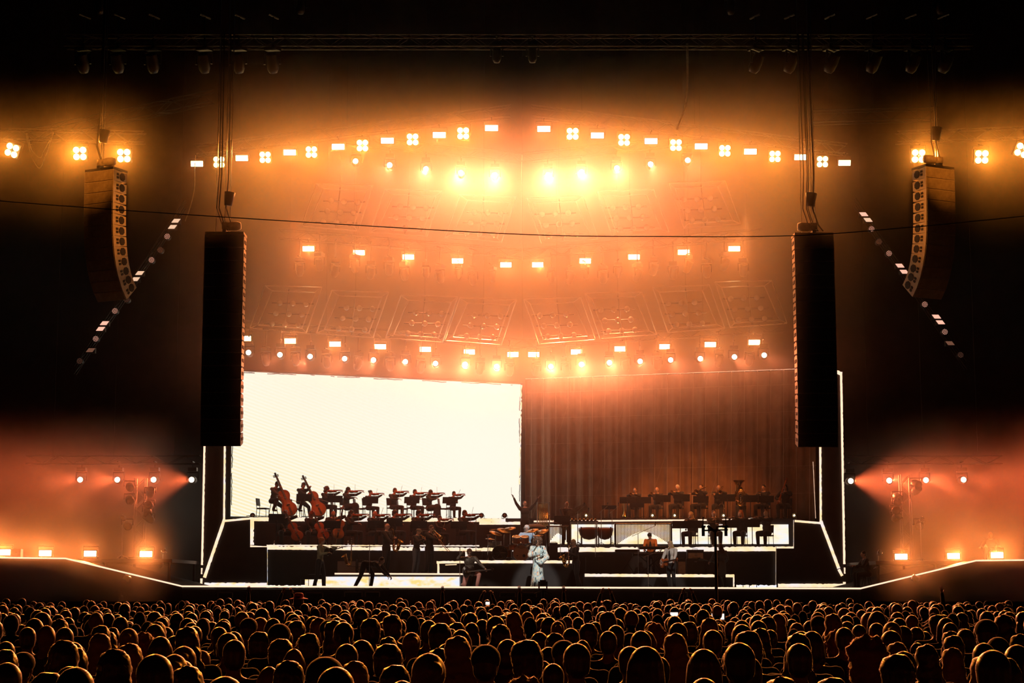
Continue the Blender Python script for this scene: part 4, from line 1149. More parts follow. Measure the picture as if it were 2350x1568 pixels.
# ------------------------------------------------------------------ instruments (built in their player's own frame)
def frame3(a, b, nrm):
    """matrix: +Y from a to b, +Z towards nrm, origin a"""
    y = (V3(b) - V3(a)).normalized(); z = V3(nrm) - y * V3(nrm).dot(y); z.normalize(); x = y.cross(z)
    return Matrix.Translation(V3(a)) @ Matrix((x, y, z)).transposed().to_4x4()
def at(t, px, py, Y):
    return t.matrix_basis.inverted() @ P(px, py, Y)
def fiddle(L_, W, name, lab, cat, wood, par, a, b, nrm, group=None, endpin=0.0, body=.6, arms=None):
    """string instrument from a (tail) to b (scroll); total length L_; placed in par's frame"""
    T = par.matrix_basis @ frame3(a, b, nrm)
    t = empty(name); t.matrix_basis = T; tag(t, lab, cat, group)
    bl = L_ * body; th = W * .22
    m = MB(); n = 28; prof = []
    for i in range(n + 1):
        u = i / n; w_ = W / 2 * (math.sin(PI * min(1, u * 1.9)) ** .5 if u < .263 else 1)
        w_ = W / 2 * (1.0 * math.exp(-((u - .24) / .24) ** 4) + .82 * math.exp(-((u - .80) / .19) ** 4) + .40 * math.exp(-((u - .53) / .2) ** 2))
        el = lambda c_, r_: math.sqrt(max(0.0, 1 - ((u - c_) / r_) ** 2))
        w_ = W / 2 * (el(.25, .252) ** 4 + (.80 * el(.80, .202)) ** 4 + (.60 * el(.52, .3)) ** 4) ** .25 + .002
        prof.append((w_, u * bl))
    L0 = [V3((w_, y, 0)) for w_, y in prof] + [V3((-w_, y, 0)) for w_, y in reversed(prof)]
    c1 = [m.bm.verts.new(p + V3((0, 0, th / 2))) for p in L0]; c0 = [m.bm.verts.new(p - V3((0, 0, th / 2))) for p in L0]
    tc_ = [m.bm.verts.new(V3((p.x * .6, bl * .5 + (p.y - bl * .5) * .75, th * .78))) for p in L0]; bc = [m.bm.verts.new(V3((p.x * .6, bl * .5 + (p.y - bl * .5) * .75, -th * .72))) for p in L0]
    N_ = len(L0)
    for i in range(N_):
        j = (i + 1) % N_
        m.bm.faces.new([c0[i], c0[j], c1[j], c1[i]]); m.bm.faces.new([c1[i], c1[j], tc_[j], tc_[i]]); m.bm.faces.new([c0[j], c0[i], bc[i], bc[j]])
    m.bm.faces.new(tc_); m.bm.faces.new(bc[::-1]); m.build('body', wood, t)
    m = MB(); z = th * .9; hw = W * .07
    m.prism([(-hw, bl * .62, z), (hw, bl * .62, z), (hw * .7, L_ * .93, z), (-hw * .7, L_ * .93, z)], (0, 0, W * .05)); m.box((0, bl * .16, z), (W * .13, bl * .26, W * .03)); m.build('fingerboard', 'wood_black', t)
    m = MB(); m.tube([(0, bl * .95, th * .45), (0, L_ * .93, th * .65)], [W * .085, W * .06], 8); m.tube([(0, L_ * .92, th * .6), (0, L_ * .985, th * .3), (0, L_, th * .75), (0, L_ * .97, th * .95)], [W * .07, W * .06, W * .08, W * .04], 8)
    for k in range(4): m.tube([(-W * .19, L_ * (.93 + .015 * k), th * .5), (W * .19, L_ * (.93 + .015 * k), th * .5)], W * .018, 4)
    m.build('neck', wood if L_ < 1.5 else 'wood_black', t, True)
    m = MB(); m.box((0, bl * .40, z + W * .06), (W * .22, W * .03, W * .14))
    for k in range(4): m.tube([(W * (.03 * k - .045), bl * .12, z + .004), (W * (.03 * k - .045), bl * .40, z + W * .13), (W * (.02 * k - .03), L_ * .93, z + W * .06)], .0012 * max(1, L_), 3)
    m.build('strings', 'steel', t)
    if endpin: m = MB(); m.tube([(0, 0, 0), (0, -endpin, 0)], .008, 5); m.build('endpin', 'steel', t)
    return t
def bow(lab, par, a, b, group='bows of the string players'):
    a, b = V3(a), V3(b); d = (b - a); t = empty('bow'); t.matrix_basis = par.matrix_basis @ Matrix.Translation(a); tag(t, lab, 'bow', group)
    up = d.orthogonal().normalized() * .02
    m = MB(); m.tube([V3((0, 0, 0)) + up, d * .5 + up * .6, d + up], [.006, .0055, .005], 5); m.box(up * .6, (.02, .02, .03)); m.build('stick', 'wood_black', t)
    m = MB(); m.tube([V3((0, 0, 0)), d], .0035, 4); m.build('hair', 'paper', t)
    return t
def pipework(name, lab, cat, par, tubes, balls=(), mt='brass', group=None, bell=None, parts=()):
    """wind instrument: list of (points, radii) in the player's frame; bell = (points, radii)"""
    t = empty(name); o0 = V3(tubes[0][0][0]); t.matrix_basis = par.matrix_basis @ Matrix.Translation(o0); tag(t, lab, cat, group)
    m = MB()
    for pts, rr in tubes: m.tube([V3(p) - o0 for p in pts], rr, 8)
    m.build('tubing', mt, t, True)
    if bell: m = MB(); m.tube([V3(p) - o0 for p in bell[0]], bell[1], 20, False); ob = m.build('bell', mt, t, True); sd = ob.modifiers.new('t', 'SOLIDIFY'); sd.thickness = .004
    if balls:
        m = MB()
        for p, r in balls: m.cyl(V3(p) - o0 - V3((0, 0, r)), V3(p) - o0 + V3((0, 0, r)), r, 10)
        m.build('valves', 'steel' if mt == 'brass' else 'steel', t, True)
    return t
# ================================================================== ORCHESTRA AND BAND
rd = random.Random(11)
R_ = math.radians
ST = 'string players on the stage'
def violinist(px, top, Y, z, rz, lab, hair, hm='hair_dark', up=1.0, low=False, vlab=None, top_c='cloth_black', chairlab=None, skirt=0, arm=0.0):
    t = place('person', px, Y, z, rz, top, True); tag(t, lab, 'person', ST)
    figure(t, sit=True, lean=.06, rh=(-.10, -.40, .82 + arm), lh=(.27, -.50, 1.10 * up), re_=(-.8, .1, -.5), le_=(.3, -.1, -1), hturn=.35, hnod=.18, hair=hair, hm=hm, top=top_c, vox=.02, skirt=skirt)
    w_ = vlab or lab
    fiddle(.60, .21, 'violin', 'red violin held by the ' + w_, 'violin', 'wood_red', t, (.05, -.07, 1.13 * up), (.30, -.62, 1.14 * up), (.25, .1, 1), 'violins', body=.6)
    bow('bow of the ' + w_, t, (-.11, -.45, .84 + arm), (.26, -.22, 1.42 + arm * .5))
    chair(t.location.x, t.location.y, z, rz, 'black chair under the ' + w_, 'orchestra chairs')
    return t
Yb = 12.0
US = [(747, 1118, 'violinist with loose curly hair beside the second bassist, upper row', 'curly', 'hair_brown', 60, .0),
      (796, 1119, 'long-haired second violinist of the upper row', 'long', 'hair_dark', 62, .05),
      (848, 1126, 'third violinist of the upper row, behind a stand', 'bun', 'hair_dark', 50, .0),
      (904, 1121, 'violinist in grey shirt, fourth of the upper row', 'short', 'hair_brown', 42, .02),
      (950, 1124, 'fifth violinist of the upper row, behind a stand', 'short', 'hair_dark', 50, .05),
      (986, 1125, 'long-haired sixth violinist of the upper row', 'long', 'hair_dark', 62, .08),
      (1040, 1129, 'violinist at the right end of the upper row', 'short', 'hair_dark', 30, .0)]
for px, top, lab, hr_, hm_, rz, arm in US:
    violinist(px, top, Yb + rd.uniform(-.15, .15), Z2, R_(rz), 'person, ' + lab, hr_, hm_, 1.0, vlab=lab, arm=arm, top_c='cloth_black', skirt=1 if hr_ == 'long' else 0)
Yl = 8.6
LS = [(803, 1172, 'violinist with long dark hair, leftmost violin of the lower row', 'long', 'hair_dark', 58, .02),
      (857, 1173, 'violinist with shaved head, second violin of the lower row', 'none', 'hair_dark', 40, .03),
      (903, 1168, 'violinist with swept dark hair, third violin of the lower row', 'wavy', 'hair_dark', 48, .02),
      (958, 1172, 'violinist with short curly hair, fourth violin of the lower row', 'wavy', 'hair_dark', 42, .02),
      (1007, 1184, 'viola player with lowered bow, fifth of the lower row', 'short', 'hair_dark', 40, -.05),
      (1064, 1172, 'short-haired violinist at the right end of the lower row', 'short', 'hair_brown', 46, .05)]
for px, top, lab, hr_, hm_, rz, arm in LS:
    violinist(px, top, Yl + rd.uniform(-.2, .2), Z1, R_(rz), 'person, ' + lab, hr_, hm_, 1.0, vlab=lab, arm=arm)
# basses
for px, top, bx, lab, hr_, rz in ((627, 1104, 650, 'leftmost bassist with short hair', 'short', 52), (690, 1107, 718, 'bassist with long hair behind the second double bass', 'wavy', 40)):
    t = place('person', px, 12.2, Z2, R_(rz), top, True, 1.52); tag(t, 'person, ' + lab, 'person', ST)
    figure(t, sit=True, pelvis=(0, .04, .74), lean=.30, rh=at(t, bx + 2, 1146, 11.35), lh=at(t, bx - 6, 1117, 11.75), re_=(-.7, .0, -.6), le_=(.7, 0, -.4), hturn=-.2, hnod=.35, hair=hr_, hm='hair_brown', rf=(-.2, -.25, .3), lf=(.22, -.40, 0), top='cloth_grey' if px == 627 else 'cloth_black')
    fiddle(1.84, .60, 'double_bass', 'amber double bass held by the ' + lab, 'double bass', 'wood_amber', t, at(t, bx + 20, 1184, 11.55), at(t, px + 1, 1083 + (bx > 700) * 5, 12.0), t.matrix_basis.to_3x3().inverted() @ V3((.35, -1, .1)), 'double basses', .16, .61)
    bow('bow of the ' + lab, t, at(t, bx - 2, 1142, 11.3), at(t, bx + 36, 1152, 11.3))
    chair(t.location.x, t.location.y, Z2, R_(rz), 'tall black stool under the ' + lab, 'tall stools of the bassists', stool0)
# cellos
for px, top, lab, hr_, hm_, rz, wood, cel in ((650, 1167, 'cellist at the left end of the lower row', 'bob', 'hair_brown', 42, 'wood_red', (687, 1241, 656, 1180)), (712, 1174, 'cellist with bushy red hair', 'curly', 'hair_red', 40, 'wood_red', (746, 1240, 719, 1180)), (763, 1172, 'cellist with bright bald head behind a stand', 'thin', 'hair_red', 12, 'wood_amber', (773, 1237, 784, 1178))):
    t = place('person', px, 8.6, Z1, R_(rz), top, True); tag(t, 'person, ' + lab, 'person', ST)
    figure(t, sit=True, lean=.12, rh=(-.28, -.42, .66), lh=(.16, -.22, 1.06), re_=(-.9, 0, -.4), le_=(1, -.1, .2), hturn=.1, hnod=.3, hair=hr_, hm=hm_, rf=(-.3, -.36, 0), lf=(.3, -.36, 0), rk=(-.6, -1, .2), lk=(.6, -1, .2))
    fiddle(1.22, .44, 'cello', 'red cello between the knees of the ' + lab, 'cello', wood, t, at(t, cel[0], cel[1], 8.05), at(t, cel[2], cel[3], 8.4), t.matrix_basis.to_3x3().inverted() @ V3((.3, -1, .3)), 'cellos', .26, .60)
    bow('bow of the ' + lab, t, (-.33, -.50, .62), (.34, -.55, .74))
    chair(t.location.x, t.location.y, Z1, R_(rz), 'black chair under the ' + lab, 'orchestra chairs')
# music stands, left
for px, py, w_, rz in ((697, 1134, 'before the second bassist', 190), (768, 1138, 'between the first two upper violinists', 200), (850, 1142, 'before the third upper violinist', 190), (945, 1141, 'before the fifth upper violinist', 190), (1033, 1144, 'at the right end of the upper violins', 190)):
    mstand(px, py, 11.45, Z2, R_(rz), 'black music stand on the upper riser ' + w_, 'music stands of the upper strings')
for px, py, w_, rz in ((762, 1196, 'before the bald cellist', 186), (862, 1195, 'before the shaved violinist', 188), (905, 1190, 'before the third lower violinist', 184), (961, 1196, 'before the fourth lower violinist', 188), (1053, 1197, 'at the right end of the lower violins', 186), (634, 1180, 'left of the first cellist', 200)):
    mstand(px, py, 7.75, Z1, R_(rz), 'black music stand on the middle riser ' + w_, 'music stands of the lower strings')
chair(PX(603, 12.4, Z2), 12.4, Z2, R_(80), 'empty black chair left of the first bassist', 'orchestra chairs')
chair(PX(672, 12.9, Z2), 12.9, Z2, R_(60), 'empty black chair between the two bassists', 'orchestra chairs')
for px, w_ in ((773, 'first and second'), (825, 'second and third'), (923, 'fourth and fifth'), (1019, 'sixth and last')):
    chair(PX(px, 12.7, Z2), 12.7, Z2, R_(85), 'empty black chair between the ' + w_ + ' upper violinists', 'orchestra chairs')

# ---- brass on the upper riser, right
BR_ = 'brass players on the upper riser'
def brass(px, top, rz, lab, kind, hair, hm='hair_dark', Y=12.2, stand=True):
    t = place('person', px, Y, Z2, R_(rz), top, True); tag(t, 'person, ' + lab, 'person', BR_)
    if kind == 'trumpet':
        figure(t, sit=True, rh=(-.06, -.38, 1.04), lh=(.07, -.36, 1.02), re_=(-1, 0, -.4), le_=(1, 0, -.4), hair=hair, hm=hm)
        pipework('trumpet', 'brass trumpet played by the ' + lab, 'trumpet', t, [([(0, -.12, 1.12), (0, -.5, 1.06)], .011), ([(0, -.18, 1.11), (0, -.40, 1.075), (0, -.44, 1.03), (0, -.40, .985), (0, -.2, 1.02), (0, -.17, 1.07)], .010)], [((0, -.28 - .03 * i, 1.04), .045 * .35) for i in range(3)], bell=([(0, -.48, 1.063), (0, -.56, 1.052), (0, -.61, 1.045), (0, -.63, 1.042)], [.012, .02, .038, .062]))
    elif kind == 'trombone':
        figure(t, sit=True, rh=(-.10, -.52, .96), lh=(.08, -.22, 1.08), re_=(-1, 0, -.4), le_=(1, 0, -.4), hair=hair, hm=hm, hturn=.15)
        pipework('trombone', 'brass trombone played by the ' + lab, 'trombone', t, [([(.0, -.13, 1.12), (-.03, -.88, .86)], .009), ([(-.03, -.88, .86), (-.10, -.9, .84), (-.11, -.85, .85), (-.06, -.16, 1.09)], .009), ([(.03, -.16, 1.12), (.10, .2, 1.26), (.16, .22, 1.27), (.15, .12, 1.22)], .011)], bell=([(.15, .12, 1.22), (.13, -.2, 1.12), (.125, -.34, 1.07), (.12, -.44, 1.035), (.12, -.48, 1.02)], [.011, .016, .03, .06, .10]))
    elif kind == 'tuba':
        figure(t, sit=True, rh=(-.18, -.34, .78), lh=(.20, -.30, .90), re_=(-1, 0, -.4), le_=(1, 0, -.4), hair=hair, hm=hm)
        pts = [(0.02, -.34, .5 + .0)]
        loops = []
        for k, (rx, rz_) in enumerate(((.19, .33), (.14, .27), (.09, .2))):
            loops.append(([(math.cos(a) * rx, -.36 - .03 * k, .86 + math.sin(a) * rz_) for a in [i * 2 * PI / 18 for i in range(19)]], .036 - .008 * k))
        loops.append(([(.0, -.13, 1.12), (.08, -.22, 1.12), (.14, -.34, 1.05)], .012))
        pipework('tuba', 'large polished tuba with upturned bell in the brass row', 'tuba', t, loops, [((.0, -.42, .86 - .06 * i), .022) for i in range(4)], bell=([(-.17, -.34, .90), (-.14, -.33, 1.15), (-.10, -.32, 1.36), (-.09, -.32, 1.48), (-.08, -.32, 1.56), (-.08, -.32, 1.58)], [.06, .085, .115, .16, .24, .27]))
    elif kind == 'bassoon':
        figure(t, sit=True, rh=(-.16, -.30, .72), lh=(.10, -.32, .98), re_=(-1, 0, -.4), le_=(1, 0, -.4), hair=hair, hm=hm)
        pipework('bassoon', 'dark red bassoon standing up before the ' + lab, 'bassoon', t, [([(-.26, -.28, .40), (.20, -.34, 1.50)], .030), ([(-.24, -.31, .40), (.05, -.36, 1.10)], .024), ([(.05, -.36, 1.10), (.07, -.28, 1.18), (.0, -.13, 1.12)], .006)], [((.0 + .03 * i, -.35, .95 + .06 * i), .02) for i in range(4)], mt='wood_red', bell=([(.19, -.34, 1.47), (.215, -.343, 1.54)], [.028, .036]))
    elif kind == 'clarinet':
        figure(t, sit=True, rh=(-.03, -.36, .84), lh=(.03, -.26, .97), re_=(-1, 0, -.4), le_=(1, 0, -.4), hair=hair, hm=hm)
        pipework('oboe', 'black oboe played by the ' + lab, 'oboe', t, [([(0, -.12, 1.12), (0, -.44, .66)], .013)], [((0, -.22 - .04 * i, .98 - .06 * i), .016) for i in range(4)], mt='wood_black', bell=([(0, -.43, .68), (0, -.46, .63)], [.014, .032]))
    elif kind == 'flute':
        figure(t, sit=True, rh=(-.36, -.16, 1.03), lh=(-.16, -.24, 1.07), re_=(-1, .2, -.6), le_=(.7, -.6, -.6), hair=hair, hm=hm, hturn=-.2)
        pipework('flute', 'silver flute played by the ' + lab, 'flute', t, [([(.05, -.13, 1.12), (-.60, -.20, 1.04)], .011)], [((-.2 - .06 * i, -.17, 1.08), .014) for i in range(4)], mt='chrome')
    chair(t.location.x, t.location.y, t.location.z, R_(rz), 'black chair under the ' + lab, 'orchestra chairs')
    return t
brass(1458, 1120, -20, 'trumpeter at the left end of the brass row', 'trumpet', 'short', 'hair_brown')
brass(1508, 1119, -25, 'bald trumpeter, second of the brass row', 'trumpet', 'none')
brass(1555, 1114, -25, 'grey-haired trumpeter, third of the brass row', 'trumpet', 'short', 'hair_white')
brass(1609, 1113, -40, 'trombonist with short brown hair', 'trombone', 'short', 'hair_brown')
brass(1650, 1114, -15, 'trombonist facing forward left of the tuba', 'trombone', 'thin', 'hair_brown')
brass(1701, 1119, -8, 'tuba player hidden behind the big tuba', 'tuba', 'short')
brass(1753, 1114, -35, 'oboist with pulled-back dark hair', 'clarinet', 'bun')
brass(1803, 1113, -30, 'bassoonist with bobbed hair at the right end', 'bassoon', 'bob')
for i, (px, py) in enumerate(((1440, 1142), (1477, 1142), (1522, 1137), (1566, 1135), (1609, 1139), (1670, 1135), (1723, 1137), (1759, 1138))):
    mstand(px, py, 11.4, Z2, R_(178), 'black music stand in front of the brass row, ' + side_pos(i, 8), 'music stands of the brass')
mstand(1462, 1179, 11.15, Z2, R_(176), 'low black music stand with bright top on the riser edge left of the brass', 'music stands at the riser edge').scale = (1.05, 1, .5)
mstand(1398, 1184, 11.15, Z2, R_(176), 'low black music stand right of the glowing centre lamp', 'music stands at the riser edge').scale = (1.05, 1, .42)

# ---- woodwinds before the bright panel
def wood(px, top, rz, lab, kind, hair, hm, crossed=False):
    t = brass_at(px, top, rz, lab, kind, hair, hm); return t
def brass_at(px, top, rz, lab, kind, hair, hm):
    global Z2
    z_, Z2 = Z2, Z1
    try: t = brass(px, top, rz, lab, kind, hair, hm, Y=9.0)
    finally: Z2 = z_
    t['group'] = 'woodwind players on the middle riser'; return t
brass_at(1586, 1176, -30, 'woodwind player with long blond hair', 'clarinet', 'long', 'hair_blond')
brass_at(1640, 1168, 5, 'woodwind player facing forward behind the mast', 'clarinet', 'short', 'hair_brown')
brass_at(1701, 1173, -20, 'flautist with fringed red-brown hair', 'flute', 'bob', 'hair_red')
brass_at(1759, 1165, -35, 'flautist with bald forehead before the bright panel', 'flute', 'thin', 'hair_dark')
for i, (px, py) in enumerate(((1562, 1196), (1596, 1195), (1678, 1194), (1727, 1192))):
    mstand(px, py, 8.0, Z1, R_(184), 'black music stand in front of the woodwinds, ' + side_pos(i, 4), 'music stands of the woodwinds')

# ---- conductor and vibraphonist
t = place('person', 1205, 10.4, P(1205, 1226, 10.4).z, R_(8), 1148); t.scale = (1.0,) * 3; t.location.z = P(1205, 1148, 10.4).z - 1.78
tag(t, 'person, conductor in dark suit throwing both arms up at the centre', 'person')
figure(t, rh=(-.50, -.15, 1.90), lh=(.52, -.1, 1.86), re_=(-1, 0, -1), le_=(1, 0, -1), hnod=-.3, hair='short', hm='hair_dark', vox=.017, curl=.15, slim=1.08)
cz = t.location.z
m = MB(); m.box((0, 0, (cz - Z1) / 2), (1.0, .8, max(.1, cz - Z1))); p_ = empty('podium', (t.location.x, 10.4, Z1)); tag(p_, 'small black podium under the conductor', 'podium'); m.build('platform', 'black_paint', p_)
t = empty('baton'); 
c = P(1174, 1137, 10.25); m = MB(); m.tube([(0, 0, 0), (-.01, -.02, .32)], .006, 5); o = m.build('stick', 'paper', t); t.location = c; tag(t, 'thin white baton held up by the conductor', 'baton')
t = place('person', 1300, 9.2, Z1, R_(20), 1149); tag(t, 'person, bald percussionist standing behind a tilted sheet stand right of the conductor', 'person')
figure(t, rh=(-.18, -.4, 1.0), lh=(.2, -.4, 1.02), hair='none', hnod=.2, vox=.018)
t2 = empty('sheet_stand', (PX(1326, 8.4, Z1), 8.4, Z1)); tag(t2, 'large tilted sheet music board beside the bald percussionist', 'music stand')
m = MB(); m.box((0, 0, 1.42), (.80, .03, .26), Matrix.Rotation(R_(-24), 3, 'Y')); m.build('desk', 'cab_grey', t2)
m = MB(); m.tube([(.0, 0, 0), (0, .02, 1.4)], .016, 6); m.tube([(-.1, 0, .9), (.1, 0, 1.3)], .012, 5); m.build('pole', 'steel', t2)
m = MB()
for k in range(3): m.tube([(0, 0, .2), (.3 * math.cos(k * 2.09), .3 * math.sin(k * 2.09), .01)], .012, 5)
m.build('tripod', 'steel', t2)
mstand(1290, 1184, 7.9, Z1, R_(182), 'black music stand before the percussion left of centre', 'music stands of the percussion')

# ---- horn players on the low platform
HN = 'horn players on the low platform'
t = place('person', 886, 4.6, ZA, R_(62), 1199); tag(t, 'person, bald saxophonist with glasses in dark clothes', 'person', HN)
figure(t, rh=(-.12, -.36, 1.02), lh=(.06, -.30, 1.24), hair='none', glasses=True, vox=.017, hnod=.05, re_=(-.8, .4, -.5), le_=(.6, .2, -1))
def sax(par, lab, s=1.0, off=(0, 0, 0), alone=False):
    o = V3(off); g = lambda x, y, z: (o + V3((x, y, z)) * s)
    return pipework('saxophone', lab, 'saxophone', par, [([g(0, -.13, 1.52), g(0, -.22, 1.56), g(0, -.27, 1.52), g(0, -.29, 1.40), g(0, -.28, .92), g(0, -.32, .80), g(0, -.40, .78), g(0, -.46, .86)], [.008, .010, .014, .018, .036, .045, .05, .055])],
                    [((.03, -.30, 1.30 - .08 * i), .018) for i in range(6)], group='saxophones', bell=([g(0, -.46, .85), g(0, -.50, 1.0), g(0, -.55, 1.10), g(0, -.58, 1.14)], [.055, .065, .085, .115]))
sax(t, 'golden tenor saxophone played by the bald man on the low platform')
t = place('person', 955, 4.6, ZA, R_(58), 1211); tag(t, 'person, trumpeter in flat cap and jeans', 'person', HN)
figure(t, rh=(-.06, -.40, 1.34), lh=(.07, -.36, 1.30), lean=.08, hair='thin', hat='cap', bot='cloth_denim', vox=.017, hnod=.25, re_=(-.8, .4, -.6), le_=(.8, .2, -.8))
pipework('trumpet', 'brass trumpet pointing down, played by the man in the flat cap', 'trumpet', t, [([(0, -.17, 1.50), (0, -.60, 1.26)], .013), ([(0, -.24, 1.47), (0, -.48, 1.34), (0, -.52, 1.28), (0, -.47, 1.24), (0, -.28, 1.36), (0, -.24, 1.42)], .012)], [((0, -.34 - .04 * i, 1.36 - .02 * i), .02) for i in range(3)], bell=([(0, -.58, 1.27), (0, -.66, 1.225), (0, -.72, 1.19), (0, -.74, 1.18)], [.014, .024, .045, .065]))
t = place('person', 985, 4.3, ZA, R_(50), 1203); tag(t, 'person, trombonist in dark shirt and glasses beside the flat cap', 'person', HN)
figure(t, rh=(-.08, -.50, 1.22), lh=(.08, -.24, 1.36), lean=.05, hair='short', hm='hair_brown', glasses=True, vox=.017, hnod=.3, re_=(-.8, .4, -.6), le_=(.8, .2, -.8))
pipework('trombone', 'long brass trombone slanting down from the man in glasses', 'trombone', t, [([(0, -.14, 1.50), (-.02, -.98, .82)], .010), ([(-.02, -.98, .82), (-.06, -1.01, .79), (-.10, -.98, .80), (-.08, -.18, 1.44)], .010), ([(.03, -.18, 1.5), (.12, .1, 1.68), (.17, .08, 1.68), (.16, .0, 1.62)], .012)], bell=([(.16, 0, 1.62), (.14, -.2, 1.46), (.135, -.32, 1.37), (.13, -.42, 1.29), (.13, -.45, 1.27)], [.012, .02, .035, .065, .105]))
# ---- cameraman, stooping man, kneeling guitarist
t = place('person', 733, 1.2, ZD, R_(75), 1232); tag(t, 'person, standing left musician with dark hair and light sash holding a dark guitar high', 'person')
figure(t, rh=(-.18, -.34, 1.22), lh=(.28, -.50, 1.42), lean=.04, hair='wavy', hm='hair_red', top='cloth_sage', vox=.016, hnod=.15, rf=(-.12, .10, 0), lf=(.14, -.15, 0), slim=.95)
def guitar(par, lab, a, b, nrm, mt, L_=1.0, W=.34, body=.42):
    g = fiddle(L_, W, 'electric_guitar', lab, 'guitar', mt, par, a, b, nrm, 'guitars', body=body); return g
guitar(t, 'dark electric guitar carried by the left musician', (-.16, -.26, 1.24), (.34, -.62, 1.40), (-.5, -1, .3), 'wood_black', .72, .26)
t = place('person', 846, 1.0, ZD, R_(70), None); tag(t, 'person, man in black bending deeply over to touch the pedals on the floor', 'person')
figure(t, pelvis=(0, .12, .86), lean=1.62, rh=(-.10, -.80, .38), lh=(.16, -.74, .42), re_=(-.6, .6, .3), le_=(.6, .6, .3), hair='short', hm='hair_brown', vox=.016, hnod=-.35, rf=(-.1, .42, 0), lf=(.12, -.08, 0))
t = empty('effect_pedals', (PX(877, .7, ZD), .7, ZD)); tag(t, 'row of small guitar effect pedals on the floor under the bending man', 'effect pedals')
m = MB(); m.box((0, 0, .02), (.5, .26, .04)); m.build('board', 'black_paint', t)
for i in range(4): m = MB(); m.box((-.18 + .12 * i, -.02, .065), (.08, .12, .05)); m.build('pedal', 'cab_grey', t)
t = place('person', 1079, .8, ZD, R_(18), None); t.scale = (1.0,) * 3; tag(t, 'person, kneeling guitarist in spangled shirt with one arm raised', 'person')
figure(t, pelvis=(0, .10, .58), lean=.14, side=-.05, rh=(-.36, -.22, 1.22), lh=(.50, -.30, .64), re_=(-1, 0, -.6), le_=(.5, .2, -1), hair='wavy', hm='hair_brown', top='cloth_spangle', bot='cloth_pink', vox=.014, hturn=-.2, hnod=.25, glasses=True,
       rf=(-.12, .48, .06), lf=(.18, -.26, 0), rk=(-.3, -.6, -1), lk=(.4, -1, .5), curl=1.1)
gk = guitar(t, 'black electric guitar with golden trim held by the kneeling man', (-.34, -.24, .56), (.72, -.34, .66), (0, -1, .1), 'wood_black', 1.06, .40, .40)
T = gk; m = MB(); m.prism([(-.05, .10, .115), (.04, .08, .115), (.07, .22, .115), (-.02, .27, .115)], (0, 0, .006)); m.box((0, .12, .118), (.10, .03, .01)); m.box((0, .25, .118), (.10, .03, .01)); m.build('pickguard', 'brass', T, label='golden pickguard')
# ---- singer
t = place('person', 1234, 1.0, ZD, R_(-6), 1232, natural=1.80); tag(t, 'person, singer with big brown afro in long pale patterned kaftan holding a microphone', 'person')
fs = figure(t, rh=(-.07, -.18, 1.46), lh=(.10, -.26, 1.16), re_=(-.7, 0, -.8), le_=(.8, -.1, -.8), hair='afro', hm='hair_brown', skin='skin_dark', kaftan=True, top='cloth_kaftan', vox=.013, hnod=.08, curl=1.2)
m = MB(); m.tube([(0, 0, 0), (.02, .0, .14)], [.012, .016], 8); m.ball((.024, 0, .165), .03, 10, 8)
mc = m.build('microphone', 'black_metal', None, True); mc.location = t.matrix_basis @ V3((-.05, -.20, 1.48)); tag(mc, 'handheld microphone at the mouth of the singer', 'microphone')
# ---- dark suited saxophonist
t = place('person', 1322, 1.0, ZD, R_(-62), 1236); tag(t, 'person, saxophonist in black suit and glasses standing right of the singer', 'person')
figure(t, rh=(-.08, -.34, 1.02), lh=(.06, -.30, 1.25), lean=.10, hair='short', hm='hair_blond', glasses=True, longcoat=False, vox=.015, hnod=.18, re_=(-.8, .4, -.5), le_=(.6, .2, -1), slim=1.08, rf=(-.16, .22, 0), lf=(.14, -.05, 0))
sax(t, 'shining saxophone played by the man in the black suit')
# ---- keyboardist
t = place('person', 1494, 5.2, ZA, R_(-10), 1221); tag(t, 'person, keyboard player in orange jacket and black cap', 'person')
figure(t, rh=(-.22, -.40, 1.03), lh=(.22, -.40, 1.03), lean=.14, hair='short', hm='hair_dark', hat='beanie', open_shirt=True, top='cloth_orange', vox=.015, hnod=.35, hturn=-.3)
# ---- guitarist in white jacket
t = place('person', 1541, 1.4, ZD, R_(-38), 1240); tag(t, 'person, bearded long-haired guitarist in white jacket', 'person')
figure(t, rh=(-.24, -.26, .98), lh=(.38, -.40, 1.02), hair='long', hm='hair_blond', beard=True, top='cloth_white', open_shirt=True, vox=.014, hnod=.15, hturn=-.2, re_=(-.8, .5, -.6), le_=(.8, .3, -.7))
guitar(t, 'red electric guitar played by the man in the white jacket', (-.34, -.20, .92), (.58, -.44, 1.06), (-.1, -1, .2), 'wood_red', 1.0, .34)
# ---- dark bassist in the shadow
t = place('person', 1656, 1.6, ZD, R_(200), 1246); tag(t, 'person, long-coated musician seen from behind at the right, almost black', 'person')
figure(t, rh=(-.25, -.20, 1.0), lh=(.30, -.40, 1.05), hair='long', hm='hair_brown', top='cloth_grey', longcoat=True, vox=.016, hnod=.2)
guitar(t, 'dark bass guitar of the long-coated musician', (-.30, -.22, .95), (.62, -.42, 1.15), (0, -1, .2), 'wood_black', 1.1, .32)
